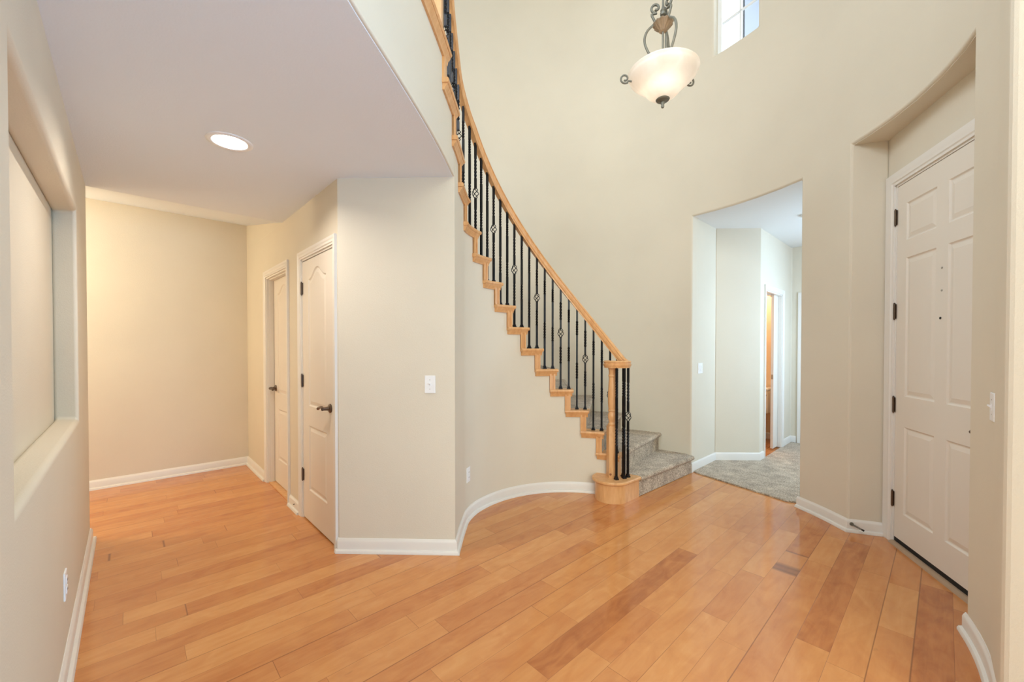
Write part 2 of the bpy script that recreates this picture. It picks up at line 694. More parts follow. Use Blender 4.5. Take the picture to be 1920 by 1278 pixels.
# carpeted hall floor (a low pile over the same slab)
ca, cb = (1.965, 4.318), (2.385, 3.52)
W0, W1 = (2.394, 4.81), (2.911, 4.793)
W2 = add2(W1, B, 1.385)
W3 = add2(W2, (-A[0], -A[1]), 1.7)
W4 = add2(W3, (-B[0], -B[1]), 1.9)
carp = MB().prism([ca, cb, (2.52, 3.47), W4, W3, W2, add2(W1, B, .93), add2(W1, B, .93 - .0), add2(add2(W1, B, .2), (0, 0), 0), W1, W0, (1.95, 4.40)], -.01, .014)
struct(carp.build('floor_hall', CARPET, bevel=.008))

# low ceiling over the left side, sloped part, hall ceiling, high ceiling
ed = [off(s, .012) for s in srange(S_P2, SMAX, .08)]
lowpoly = [add2(P1, (0, 1), .06), (P2[0] - .02, P2[1] + .06)] + ed + [LW(.0, .3), LW(4.02, .3), add2(LW(4.02, .3), B, 2.2)]
# trim the polygon behind the closet wall
lowpoly[-1] = CW(4.02 - (P1[0] * A[0] + P1[1] * A[1]), -.06)
RX, RY = -1.507, 2.196


def holed(poly, hc, hr, z0, z1, name, mat, n=40):
    bm = bmesh.new()
    for z in (z0, z1):
        ring = [bm.verts.new((x, y, z)) for x, y in poly]
        hole = [bm.verts.new((hc[0] + hr * cos(2 * pi * i / n), hc[1] + hr * sin(2 * pi * i / n), z)) for i in range(n)]
        es = [bm.edges.new((v[i], v[(i + 1) % len(v)])) for v in (ring, hole) for i in range(len(v))]
        bmesh.ops.triangle_fill(bm, edges=es, use_beauty=True)
        if z == z0:
            r0, h0_ = ring, hole
    kill = [f for f in bm.faces if hypot(f.calc_center_median().x - hc[0], f.calc_center_median().y - hc[1]) < hr * .95 and all(hypot(v.co.x - hc[0], v.co.y - hc[1]) < hr * 1.01 for v in f.verts)]
    bmesh.ops.delete(bm, geom=kill, context='FACES_ONLY')
    for lo, hi in ((r0, ring), (h0_, hole)):
        for i in range(len(lo)):
            j = (i + 1) % len(lo)
            bm.faces.new((lo[i], lo[j], hi[j], hi[i]))
    bmesh.ops.recalc_face_normals(bm, faces=bm.faces)
    me = bpy.data.meshes.new(name)
    bm.to_mesh(me)
    bm.free()
    me.materials.append(mat)
    o = bpy.data.objects.new(name, me)
    COL.objects.link(o)
    return o


struct(holed(lowpoly, (RX, RY), .084, 2.437, 2.5, 'ceiling_low', CEIL))
tP1 = P1[0] * A[0] + P1[1] * A[1]


def plan(t, d):
    return (A[0] * t + NA[0] * d, A[1] * t + NA[1] * d)


m = MB()
m.add([(*plan(4.015, -1.3), 2.44), (*plan(4.015, 3.2), 2.44), (*plan(5.56, 3.2), 2.742), (*plan(5.56, -1.3), 2.742),
       (*plan(4.015, -1.3), 2.52), (*plan(4.015, 3.2), 2.52), (*plan(5.56, 3.2), 2.82), (*plan(5.56, -1.3), 2.82)],
      [(0, 1, 2, 3), (7, 6, 5, 4), (0, 4, 5, 1), (1, 5, 6, 2), (2, 6, 7, 3), (3, 7, 4, 0)])
struct(m.build('ceiling_sloped', CEIL))
struct(MB().prism([ang(C2, RO + .016, x) for x in (12.3, 18, 24, 30, 36, 42)] + [(1.93, 4.44), (2.30, 4.85), (2.9, 6.3), (4.0, 6.4), (5.6, 4.8), (4.2, 2.9), (2.62, 3.2)], 2.7335, 2.80).build('ceiling_hall', HALLCEIL))
struct(MB().prism([(-4.5, -6.5), (3.5, -6.5), (3.5, 1.9), (2.78, 2.3), (2.78, 4.2), (1.9, 5.35), (-4.5, 5.35)], TOP, TOP + .1).build('ceiling', CEIL))

# ------------------------------------------------------------------ left wall with the art niche
ts = [-.3, 0, .5, 1.54, 2.1, 2.7, 3.30, 3.7, 4.04]
inn = [LW(t) for t in ts]
out = [LW(t if t != 3.30 else 3.37, .303) for t in ts]
out[-1] = LW(4.04, .303)
zs = [0, .94, 2.09, 2.5, 3.55, 5.05, TOP]
lw = grid_wall('wall_left', inn, out, zs, lambda i, k: not (3 <= i <= 5 and k == 1) and not (i >= 7 and k >= 3) and not (2 <= i <= 3 and k == 4), WALL, bevel=.022)
struct(MB().box((*LW(2.4, .333), 1.5), (2.6, .07, 1.7), A).build('wall_niche', WALL))
struct(MB().box((*LW(3.7, .37), 1.25), (.68, .13, 2.5), A).build('wall_left_core', WALL))

# hall turning left at the far end
E0 = add2(P0, B, .1)
struct(MB().prism([E0, add2(P0, B, -3.4), add2(add2(P0, B, -3.4), A, .12), add2(E0, A, .12)], 0, 2.85).build('wall_hall_end', WALL))
g0 = LW(4.04, .31)
struct(MB().prism([g0, add2(g0, B, -2.2), add2(add2(g0, B, -2.2), A, -.12), add2(g0, A, -.12)], 0, 2.6).build('wall_hall_near', WALL))
h0 = add2(g0, B, -2.1)
struct(MB().prism([h0, add2(h0, A, 1.6), add2(add2(h0, A, 1.6), B, -.12), add2(h0, B, -.12)], 0, 2.8).build('wall_hall_far', WALL))
baseboard('baseboard_end', [add2(P0, B, -3.0), P0, CW(1.94)], 1)

# ------------------------------------------------------------------ closet wall, switch wall and the curved wall under the stairs: one skin
OP1 = (.070, .760)      # closet door opening
OP2 = (1.158, 1.882)    # second door opening
HEAD = 2.025
pts, kinds = [], []
for s in (2.77, 2.3, OP2[1], OP2[0], OP1[1] + .15, OP1[1], OP1[0]):
    pts.append(CW(s))
    kinds.append(('c', s))
pts.append(P1)
kinds.append(('p', 0))
for k in (1, 2):
    pts.append((P1[0] + (P2[0] - P1[0]) * k / 3, P1[1] + (P2[1] - P1[1]) * k / 3))
    kinds.append(('p', k))
pts.append(P2)
kinds.append(('s', S_P2))
S0 = FACE[2] + .004
for s in reversed(srange(S0, S_P2 - .02, .03, [FACE[n] for n in range(2, 15)])):
    pts.append(PT(s))
    kinds.append(('s', s))
# back side offset
mt = miters(pts, -1)
back = [(p[0] + n[0] * .115, p[1] + n[1] * .115) for p, n in zip(pts, mt)]
# behind the stair part keep the thickness small so treads cover it
for i, (k, s) in enumerate(kinds):
    if k == 's' and s < S_P2:
        back[i] = off(s, .075)
back[[i for i, (k, s) in enumerate(kinds) if k == 's'][0]] = (P2[0] - .08, P2[1] + .10)
caps = [RISE * n - .030 for n in range(2, 15)]
zs = sorted(set([0, HEAD, 2.44, 2.80] + caps))
zs = [z for z in zs]


def solid(i, k):
    zt = zs[k + 1]
    a_, b_ = kinds[i], kinds[i + 1]
    if a_[0] == 'c':
        sm = a_[1] if b_[0] == 'p' else (a_[1] + b_[1]) / 2
        if b_[0] == 'p':
            sm = .02
        if (OP1[0] < sm < OP1[1] or OP2[0] < sm < OP2[1]) and zt <= HEAD + 1e-6:
            return False
        return zt <= (2.81 if sm > 1.25 else 2.441)
    if a_[0] == 'p':
        return zt <= 2.441
    sm = (a_[1] + b_[1]) / 2
    n = max(q for q in range(2, 17) if q == 2 or FACE[q] <= sm + 1e-4)
    return zt <= RISE * n - .030 + 1e-6


grid_wall('wall_stair', pts, back, zs, solid, WALL, bevel=.018)

# the upper wall above the low ceiling's edge
ss = srange(S_P2 - .01, SMAX, .06, [FACE[15], FACE[16]])
zs2 = [2.441, RISE * 14 - .03, RISE * 15 - .03, RISE * 16 - .03]


def solid2(i, k):
    sm = (ss[i] + ss[i + 1]) / 2
    n = 14 if sm < FACE[15] else 15 if sm < FACE[16] else 16
    return zs2[k + 1] <= RISE * n - .03 + 1e-6


grid_wall('wall_balcony', [PT(s) for s in ss], [off(s, .10) for s in ss], zs2, solid2, WALL, bevel=.014)
# second-storey floor along the balcony
bl = [off(s, -.0) for s in srange(FACE[16], SMAX, .08)]
struct(MB().prism(bl + [LW(.1, .19), LW(2.16, .19), (-1.627, 2.30), off(FACE[16], 1.1)], RISE * 16 - .05, RISE * 16 - .004).build('floor_balcony', CARPET))

# baseboards of the central block
bs = [CW(OP1[0] - .060), P1, P2]
for s in reversed(srange(FACE[2] + .03, S_P2 - .03, .03)):
    bs.append(PT(s))
baseboard('baseboard_stair', bs, 1)
baseboard('baseboard_closet', [CW(OP2[0] - .060), CW(OP1[1] + .060)], 1)
baseboard('baseboard_left', [add2(LW(4.04), B, -.25), LW(4.045), LW(-.3)], -1)

# ------------------------------------------------------------------ the foyer's round wall
aJ1, aJ2, aE1, aE2 = 42.3, 12.1, -.6, -32.0
brk = [-52, aE2, aE1, aJ2, aJ1, 24.0, 36.4, 170, 180, -10, 4]
angs = sorted(set(brk) | set(x for x in range(-52, 181, 3) if min(abs(x - b_) for b_ in brk) > 1.0))
inn = [ang(C2, RO, a_) for a_ in angs]
out = [ang(C2, RO + .14, a_) for a_ in angs]
inn += [(C2[0] - RO, 2.2), (C2[0] - RO, 1.44)]
out += [(C2[0] - RO - .14, 2.2), (C2[0] - RO - .14, 1.44)]
zs3 = [0, 2.46, 2.735, 2.80, 4.312, 5.35, TOP]
HW = [(24.0, 36.4), (-10, 4)]  # second entry is an unseen window, added to let in light


def solid3(i, k):
    am = (angs[i] + angs[i + 1]) / 2 if i < len(angs) - 1 else 185
    zt = zs3[k + 1]
    if am > 170 and zt <= 2.47:
        return False
    if aJ2 < am < aJ1 and zt <= 2.736:
        return False
    if aE2 < am < aE1 and zt <= 2.801:
        return False
    for w in HW:
        if w[0] < am < w[1] and k == 4:
            return False
    return True


grid_wall('wall_foyer', inn, out, zs3, solid3, WALL, bevel=.02)

# entry recess
DP = (2.628, 2.801)
DD = (-.303, -.953)        # along the door, hinge to latch
DNn = (-.953, .303)        # into the foyer


def DW(s, d=0.0):
    return (DP[0] + DD[0] * s + DNn[0] * d, DP[1] + DD[1] * s + DNn[1] * d)


RC = DW(-.100)
EJ = ang(C2, RO, aE1)
ER = ang(C2, RO, aE2)
RC2 = DW(1.02)
struct(MB().prism([EJ, RC, add2(RC, (.05, .10), 1), (2.60, 3.33), ang(C2, RO + .13, aJ2 - .5), ang(C2, RO + .01, aJ2), ang(C2, RO + .01, 6)], 0, 2.85).build('wall_entry_left', WALL, bevel=.012, blim=50))
struct(MB().prism([ER, ang(C2, RO + .005, aE2 - 4), (2.30, 1.62), (2.75, 1.70), DW(1.03, -.15), RC2], 0, 2.85).build('wall_entry_right', WALL, bevel=.012, blim=50))
# door wall above the slab, and soffit
m = MB()
DZ = 2.445


def dquad(s0, s1, z0, z1, t=.13):
    return [DW(s0), DW(s1), DW(s1, -t), DW(s0, -t)], z0, z1


for s0, s1, z0, z1 in ((-.16, -.012, 0, 2.9), (.912, 1.1, 0, 2.9), (-.012, .912, DZ, 2.9)):
    m.prism(*dquad(s0, s1, z0, z1))
struct(m.build('wall_entry', WALL))
struct(MB().prism([ang(C2, RO + .016, x) for x in (2, -4, -10, -16, -22, -28, -34)] + [DW(1.12, -.1), DW(-.2, -.1)], 2.7975, 2.88).build('ceiling_entry', WALL))

# right wall next to the camera
struct(MB().prism([(1.600, 1.328), (1.742, 1.442), (2.05, 1.75), (3.35, 1.75), (3.20, 1.30), (2.35, 1.30), (1.9, .6), (1.76, .80)], 0, TOP).build('wall_right', WALL, bevel=.022, seg=3, blim=25))
sy = [1.36, .4, -2.4, -6.3]
grid_wall('wall_living_side', [(3.2, y) for y in sy], [(3.35, y) for y in sy], [0, .5, 2.3, TOP], lambda i, k: not (i == 1 and k == 1), WALL)
# back wall with tall windows behind the camera
bk0, bk1 = (-2.5, -6.15), (3.3, -6.15)
bd = unit(bk0, bk1)
bl_ = hypot(bk1[0] - bk0[0], bk1[1] - bk0[1])
fr = [0, .8, bl_ - .8, bl_]
inn = [add2(bk0, bd, f) for f in fr]
out = [add2(p, (bd[1], -bd[0]), .15) for p in inn]
grid_wall('wall_back', inn, out, [0, .5, 2.5, 3.2, 5.2, TOP], lambda i, k: not (i == 1 and k in (1, 3)), WALL)

w5 = [LW(-.3, .29), (-2.5, -2.3), (-2.5, -6.3), (-2.62, -6.3), (-2.62, -2.2), (LW(-.3, .42)[0], LW(-.3, .42)[1] + .08)]
struct(MB().prism(w5, 0, TOP).build('wall_living', WALL))

# baseboards on the right
bbp = [add2(EJ, (.02, .4), 0), ]
right_bb = [ang(C2, RO, aJ2 + .2), ang(C2, RO, 8), ang(C2, RO, 4), EJ, RC, DW(-.072)]
baseboard('baseboard_entry', right_bb, 1)
baseboard('baseboard_living', [(1.615, 1.29), (1.76, .80), (1.9, .6), (2.35, 1.30), (3.2, 1.30)], 1)
baseboard('baseboard_right', [ang(C2, RO, a_) for a_ in [aE2 + .1, -35, -37, -39, -41, -43, -45, -47, -50]], 1)

# ------------------------------------------------------------------ carpeted hall walls
J1 = ang(C2, RO, aJ1)
jd0 = unit(J1, W0)
struct(MB().prism([add2(add2(J1, jd0, .07), (-jd0[1], jd0[0]), .001), W0, add2(W0, (-.1, .12), 1), ang(C2, RO + .14, aJ1 + 7), ang(C2, RO + .08, aJ1 + 2)], 0, 2.76).build('wall_hall_left', WALL))
bd0, bd1 = .197, .925        # bathroom opening along B from W1
mm = miters([W0, W1, W2, W3], -1)
pth = [W0, W1, add2(W1, B, bd0), add2(W1, B, bd1), W2, add2(W2, (-A[0], -A[1]), .145), add2(W2, (-A[0], -A[1]), .85), W3]
mm = miters(pth, -1)
out = [(p[0] + n[0] * .115, p[1] + n[1] * .115) for p, n in zip(pth, mm)]
grid_wall('wall_hall_bath', pth, out, [0, 2.035, 2.80], lambda i, k: not (i in (2, 5) and k == 0), WALL, bevel=.012)
# hall's window wall and its return (off to the right)
pth = [W3, add2(W3, (-B[0], -B[1]), .45), add2(W3, (-B[0], -B[1]), 1.45), W4, (2.56, 3.42)]
mm = miters(pth, -1)
out = [(p[0] + n[0] * .12, p[1] + n[1] * .12) for p, n in zip(pth, mm)]
grid_wall('wall_hall_window', pth, out, [0, .9, 2.3, 2.80], lambda i, k: not (i == 1 and k == 1), WALL)
HB = [(0, 0), (.014, 0), (.014, .072), (.009, .082), (.004, .09), (0, .09)]
HB2 = [(0, 0), (.014, 0), (.014, .085), (.009, .095), (.004, .102), (0, .102)]
baseboard('baseboard_hall', [ang(C2, RO, aJ1 + 1.5), J1, W0, W1, add2(W1, B, bd0 - .058)], 1, HB2)
baseboard('baseboard_bath', [add2(W1, B, bd1 + .058), W2, add2(W2, (-A[0], -A[1]), .07)], 1, HB2)
# bathroom behind the pocket door
q0 = add2(add2(W1, B, .06), A, .116)
bw = [add2(q0, A, 1.5), add2(add2(q0, A, 1.5), B, 1.31), add2(q0, B, 1.31), q0]
BATH = paint('bath_paint', (0.80, 0.63, 0.44), 0.7, 0.2, 160)
m = MB()
for a_, b_ in ((0, 1), (1, 2), (3, 0)):
    d = unit(bw[a_], bw[b_])
    n = (-d[1], d[0])
    m.prism([bw[a_], bw[b_], add2(bw[b_], n, .08), add2(bw[a_], n, .08)], 0, 2.6)
struct(m.build('wall_bath', BATH))
struct(MB().prism(bw, -.01, .012).build('floor_bath', TILE))
struct(MB().prism(bw, 2.5, 2.56).build('ceiling_bath', CEIL))
baseboard('baseboard_bath_back', [bw[0], bw[1], bw[2]], 1, HB2)

# ------------------------------------------------------------------ doors


def casing(parent, at, s0, s1, z1, w=.057, proj=.018, mat=TRIM, name='casing', foot=0.0):
    """three-sided moulded casing; at(s, d) gives plan points, d out of the wall"""
    prof = [(0, 0), (0, proj * .55), (w * .18, proj * .6), (w * .28, proj * .85), (w * .55, proj * .8), (w * .72, proj), (w, proj), (w, 0)]
    rings = []
    for (sx, sz, ds, dz) in ((s0, foot, -1, 0), (s0, z1, -1, 1), (s1, z1, 1, 1), (s1, foot, 1, 0)):
        ring = []
        for a_, d_ in prof:
            x, y = at(sx + ds * a_, d_)
            ring.append((x, y, sz + dz * a_))
        rings.append(ring)
    return MB().loft(rings).build(name, mat, parent, smooth=20)


def jamb(parent, at, s0, s1, z1, depth, mat=TRIM, t=.014):
    m = MB()
    for a_, b_ in ((s0, s0 + t), (s1 - t, s1)):
        m.prism([at(a_, .001), at(b_, .001), at(b_, -depth), at(a_, -depth)], 0, z1)
    m.prism([at(s0, .001), at(s1, .001), at(s1, -depth), at(s0, -depth)], z1 - t, z1)
    return m.build('door_frame', mat, parent)


def panel_slab(parent, at, s0, s1, z0, z1, dface, thick, panels, mat=DOOR, name='door_slab'):
    """slab whose front face carries raised-and-fielded panels (each a closed outline in s,z)"""
    # front skin with holes: triangulated through bmesh, then stepped rings for every panel
    bm = bmesh.new()

    def P(s, z, d):
        x, y = at(s, dface + d)
        return bm.verts.new((x, y, z))
    outer = [(s0, z0), (s1, z0), (s1, z1), (s0, z1)]
    ov = [P(s, z, 0) for s, z in outer]
    edges = [bm.edges.new((ov[i], ov[(i + 1) % 4])) for i in range(4)]
    rings0 = []
    for pn in panels:
        vs = [P(s, z, 0) for s, z in pn]
        rings0.append(vs)
        edges += [bm.edges.new((vs[i], vs[(i + 1) % len(vs)])) for i in range(len(vs))]
    bmesh.ops.triangle_fill(bm, edges=edges, use_beauty=True, use_dissolve=False)
    # remove any faces filling the holes
    def inside(pt, poly):
        c = False
        for i in range(len(poly)):
            (x1, y1), (x2, y2) = poly[i], poly[i - 1]
            if (y1 > pt[1]) != (y2 > pt[1]) and pt[0] < (x2 - x1) * (pt[1] - y1) / (y2 - y1) + x1:
                c = not c
        return c
    o0, o1 = at(0, 0), at(1, 0)
    dirs = (o1[0] - o0[0], o1[1] - o0[1])
    kill = []
    for f in bm.faces:
        c = f.calc_center_median()
        s = (c.x - o0[0]) * dirs[0] + (c.y - o0[1]) * dirs[1]
        if any(inside((s, c.z), pn) for pn in panels):
            kill.append(f)
    bmesh.ops.delete(bm, geom=kill, context='FACES_ONLY')
    for pn, vs in zip(panels, rings0):
        cs = sum(p[0] for p in pn) / len(pn)
        cz = (min(p[1] for p in pn) + max(p[1] for p in pn)) / 2
        hs = (max(p[0] for p in pn) - min(p[0] for p in pn)) / 2
        hz = (max(p[1] for p in pn) - min(p[1] for p in pn)) / 2
        prev = vs
        for inset, d in ((.008, -.007), (.014, -.008), (.040, -.0015)):
            ks, kz = 1 - inset / hs, 1 - inset / hz
            cur = [P(cs + (s - cs) * ks, cz + (z - cz) * kz, d) for s, z in pn]
            for i in range(len(cur)):
                j = (i + 1) % len(cur)
                bm.faces.new((prev[i], prev[j], cur[j], cur[i]))
            prev = cur
        bm.faces.new(prev)
    # sides and back
    bv = [P(s, z, -thick) for s, z in outer]
    for i in range(4):
        j = (i + 1) % 4
        bm.faces.new((ov[i], bv[i], bv[j], ov[j]))
    bm.faces.new(bv[::-1])
    bmesh.ops.recalc_face_normals(bm, faces=bm.faces)
    me = bpy.data.meshes.new(name)
    bm.to_mesh(me)
    bm.free()
    me.materials.append(mat)
    me.polygons.foreach_set('use_smooth', [True] * len(me.polygons))
    me.set_sharp_from_angle(angle=R_(12))
    o = bpy.data.objects.new(name, me)
    COL.objects.link(o)
    o.parent = parent
    o.matrix_parent_inverse = PINV[parent.name]
    return o


def rect(s0, s1, z0, z1):
    return [(s0, z0), (s1, z0), (s1, z1), (s0, z1)]


def arch(s0, s1, z0, z1, rise):
    pts_ = [(s0, z0), (s1, z0), (s1, z1)]
    n = 18
    for i in range(1, n):
        t = i / n
        # ogee eyebrow: flat shoulders, round crown
        h = (.5 - .5 * cos(2 * pi * t)) ** 1.15
        pts_.append((s1 + (s0 - s1) * t, z1 + rise * h))
    pts_.append((s0, z1))
    return pts_


def hinge(parent, at, s, d, zc, h=.09, mat=BRONZE, leaf=.022):
    m = MB()
    x, y = at(s, d + .006)
    m.lathe([(.0065, zc - h / 2), (.0065, zc + h / 2)], (x, y, 0), 10)
    m.lathe([(.004, zc + h / 2), (.0055, zc + h / 2 + .005), (.002, zc + h / 2 + .010)], (x, y, 0), 10)
    m.lathe([(.002, zc - h / 2 - .008), (.0055, zc - h / 2 - .004), (.004, zc - h / 2)], (x, y, 0), 10)
    m.prism([at(s - leaf, d), at(s + leaf * .6, d), at(s + leaf * .6, d + .003), at(s - leaf, d + .003)], zc - h / 2, zc + h / 2)
    return m.build('hinge', mat, parent, smooth=30)


def lever(parent, at, s, d, z, dirs, ln=.105, mat=BRONZE):
    """round rose, neck and curved lever pointing to dirs along s"""
    m = MB()
    rings = []
    for r, dd in ((.031, 0), (.031, .006), (.026, .011), (.014, .014), (.011, .045), (.0125, .058)):
        rings.append([(*at(s + r * cos(2 * pi * i / 20), d + dd), z + r * sin(2 * pi * i / 20)) for i in range(20)])
    m.loft(rings)
    pts_, rr = [], []
    for i in range(13):
        t = i / 12
        x, y = at(s + dirs * (ln * t - .006), d + .052 - .004 * sin(pi * t))
        pts_.append((x, y, z + .010 * sin(pi * t * 1.1) - .006 * t))
        rr.append(.0115 - .0035 * t + (.003 if i == 11 else 0))
    m.tube(pts_, rr, 10)
    return m.build('lever_handle', mat, parent, smooth=40)


# closet door
d1 = empty('door_1', (*CW(.42), 0), kind='structure')
casing(d1, CW, OP1[0], OP1[1], HEAD)
jamb(d1, CW, OP1[0], OP1[1], HEAD, .10)
sl = panel_slab(d1, CW, .087, .743, .012, 2.004, -.002, .035, [arch(.225, .605, .895, 1.855, .075), rect(.225, .605, .25, .745)])
for z in (1.80, 1.08, .342):
    hinge(d1, CW, .748, 0.0, z)
lever(d1, CW, .150, -.002, .925, 1)
struct(MB().prism([CW(OP1[0], -.09), CW(OP1[1], -.09), CW(OP1[1], -.11), CW(OP1[0], -.11)], 0, HEAD).build('closet_shade_panel', DARK))  # near-black panel close behind the slab, its colour stands for the closet's shade
# second door, set back in its frame
d2 = empty('door_2', (*CW(1.52), 0), kind='structure')
casing(d2, CW, OP2[0], OP2[1], HEAD)
jamb(d2, CW, OP2[0], OP2[1], HEAD, .115)
m = MB()
for a_, b_ in ((OP2[0] + .014, OP2[0] + .026), (OP2[1] - .026, OP2[1] - .014)):
    m.prism([CW(a_, -.02), CW(b_, -.02), CW(b_, -.058), CW(a_, -.058)], 0, HEAD - .014)
m.prism([CW(OP2[0], -.02), CW(OP2[1], -.02), CW(OP2[1], -.058), CW(OP2[0], -.058)], HEAD - .026, HEAD - .014)
m.build('door_stop_strip', TRIM, d2)
panel_slab(d2, CW, OP2[0] + .018, OP2[1] - .018, .014, 2.004, -.060, .035, [arch(OP2[0] + .16, OP2[1] - .155, .895, 1.855, .075), rect(OP2[0] + .16, OP2[1] - .155, .25, .745)])
lever(d2, CW, OP2[1] - .085, -.060, .94, -1)
MB().prism([CW(OP2[0] + .014, -.005), CW(OP2[1] - .014, -.005), CW(OP2[1] - .014, -.10), CW(OP2[0] + .014, -.10)], 0, .008).build('threshold', MAPLE, d2)

# entry door
d3 = empty('door_3', (*DW(.45), 0), kind='structure')
casing(d3, DW, -.012, .912, DZ, w=.080, proj=.020)
jamb(d3, DW, -.012, .912, DZ, .12)
pn = []
for a_, b_ in ((.103, .393), (.492, .785)):
    pn += [rect(a_, b_, 2.047, 2.292), rect(a_, b_, 1.015, 1.931), rect(a_, b_, .228, .812)]
panel_slab(d3, DW, .003, .897, .045, 2.428, -.003, .044, pn)
for z in (2.225, 1.586, .948, .303):
    hinge(d3, DW, -.004, 0, z, .10)
MB().prism([DW(.003, -.004), DW(.897, -.004), DW(.897, -.046), DW(.003, -.046)], .014, .047).build('door_sweep', BLACK, d3)
m = MB()
rings = []
for s in (.0, .90):
    rings.append([(*DW(s, d), z) for d, z in ((.030, 0), (.026, .010), (.006, .016), (-.10, .016), (-.10, 0))])
m.loft(rings)
m.build('threshold', THRESH, d3)
for z, r in ((1.802, .0065), (1.671, .0065)):
    m = MB()
    m.loft([[(*DW(.444 + rr * cos(2 * pi * i / 14), -.003 + dd), z + rr * sin(2 * pi * i / 14)) for i in range(14)] for rr, dd in ((r, 0), (r, .002), (r * .5, .004))])
    m.build('screw_cap', NICKEL, d3, smooth=40)
m = MB()
m.loft([[(*DW(.436 + rr * cos(2 * pi * i / 14), -.003 + dd), 1.511 + rr * sin(2 * pi * i / 14)) for i in range(14)] for rr, dd in ((.0075, 0), (.0075, .0025), (.005, .003))])
m.build('peephole', BLACK, d3, smooth=40)
lever(d3, DW, .862, -.003, .915, -1)

# pocket door to the bathroom


def BW(s, d=0.0):
    return (W1[0] + B[0] * s - A[0] * d, W1[1] + B[1] * s - A[1] * d)


d4 = empty('door_4', (*BW(.56), 0), kind='structure')
casing(d4, BW, bd0, bd1, 2.035, foot=.014)
m = MB()
for s_, e_ in ((bd0, bd0 + .016), (bd1 - .016, bd1)):
    m.prism([BW(s_, .001), BW(e_, .001), BW(e_, -.040), BW(s_, -.040)], .012, 2.035)
    m.prism([BW(s_, -.075), BW(e_, -.075), BW(e_, -.116), BW(s_, -.116)], .012, 2.035)
m.prism([BW(bd0, .001), BW(bd1, .001), BW(bd1, -.040), BW(bd0, -.040)], 2.019, 2.035)
m.prism([BW(bd0, -.075), BW(bd1, -.075), BW(bd1, -.116), BW(bd0, -.116)], 2.019, 2.035)
m.build('door_frame', TRIM, d4)
MB().prism([BW(.716, -.042), BW(1.36, -.042), BW(1.36, -.073), BW(.716, -.073)], .020, 2.026).build('door_slab', DOOR, d4)
MB().prism([BW(.7145, -.048), BW(.718, -.048), BW(.718, -.067), BW(.7145, -.067)], .925, .985).build('latch_plate', NICKEL, d4)


def FW(s, d=0.0):
    return (W2[0] - A[0] * s - B[0] * d, W2[1] - A[1] * s - B[1] * d)


d5 = empty('door_5', (*FW(.5), 0), kind='structure')
casing(d5, FW, .145, .85, 2.035, w=.062, foot=.014)
jamb(d5, FW, .145, .85, 2.035, .11)
panel_slab(d5, FW, .162, .833, .02, 2.018, -.06, .035, [rect(.30, .70, .9, 1.85), rect(.30, .70, .25, .75)])

# toilet in the bathroom
tq = add2(add2(W1, B, 1.345), A, .42)
to = empty('toilet', (*tq, .012), 'white toilet seen through the half-open bathroom door', 'toilet')
TN = (-B[0], -B[1])


def TQ(s, d):
    return (tq[0] + A[0] * s + TN[0] * d, tq[1] + A[1] * s + TN[1] * d)


MB().prism([TQ(-.22, .02), TQ(.22, .02), TQ(.20, .20), TQ(-.20, .20)], .40, .735).build('tank', CERAM, to, smooth=30, bevel=.02)
MB().prism([TQ(-.235, .01), TQ(.235, .01), TQ(.215, .215), TQ(-.215, .215)], .735, .765).build('tank_lid', CERAM, to, smooth=30, bevel=.01)
m = MB()
rings = []
for z, a_, b_, yo in ((.012, .10, .20, .30), (.12, .10, .20, .30), (.25, .13, .22, .36), (.36, .18, .25, .42), (.40, .185, .26, .42)):
    rings.append([(*TQ(a_ * cos(2 * pi * i / 24), yo + b_ * sin(2 * pi * i / 24)), z) for i in range(24)])
m.loft(rings)
m.build('bowl', CERAM, to, smooth=50)
m = MB()
rings = []
for z, k in ((.402, 1.0), (.43, 1.0), (.436, .95)):
    rings.append([(*TQ(.19 * k * cos(2 * pi * i / 24), .42 + .265 * k * sin(2 * pi * i / 24)), z) for i in range(24)])
m.loft(rings)
m.build('seat_lid', CERAM, to, smooth=50)
MB().prism([TQ(-.19, .2), TQ(-.12, .2), TQ(-.12, .22), TQ(-.19, .22)], .66, .675).build('flush_lever', NICKEL, to)

# ------------------------------------------------------------------ high windows
for wi, (a0, a1) in enumerate(HW):
    p_, q_ = ang(C2, RO + .10, a0), ang(C2, RO + .10, a1)
    d = unit(p_, q_)
    L_ = hypot(q_[0] - p_[0], q_[1] - p_[1])
    nrm = (-d[1], d[0])      # towards the foyer (left of the direction)
    w = empty('window_%d' % (wi + 1), (*add2(p_, d, L_ / 2), 4.312), kind='structure')

    def wp(s, k=0.0, p_=p_, d=d, nrm=nrm):
        return (p_[0] + d[0] * s + nrm[0] * k, p_[1] + d[1] * s + nrm[1] * k)
    z0, z1 = 4.312, 5.35
    m = MB()
    for s0, s1, za, zb in ((-.02, .045, z0, z1), (L_ - .045, L_ + .02, z0, z1), (.0, L_, z0 - .01, z0 + .045), (0, L_, z1 - .045, z1 + .01)):
        m.prism([wp(s0, .02), wp(s1, .02), wp(s1, -.045), wp(s0, -.045)], za, zb)
    m.build('window_frame', VINYL, w, bevel=.004)
    m = MB()
    m.prism([wp(L_ / 2 - .009, .006), wp(L_ / 2 + .009, .006), wp(L_ / 2 + .009, -.012), wp(L_ / 2 - .009, -.012)], z0, z1)
    for z in (z0 + .34, z0 + .68):
        m.prism([wp(.03, .006), wp(L_ - .03, .006), wp(L_ - .03, -.012), wp(.03, -.012)], z - .008, z + .008)
    m.build('muntin_grid', VINYL, w)
    MB().prism([wp(.02, -.012), wp(L_ - .02, -.012), wp(L_ - .02, -.018), wp(.02, -.018)], z0 + .02, z1 - .02).build('pane', GLASS, w)

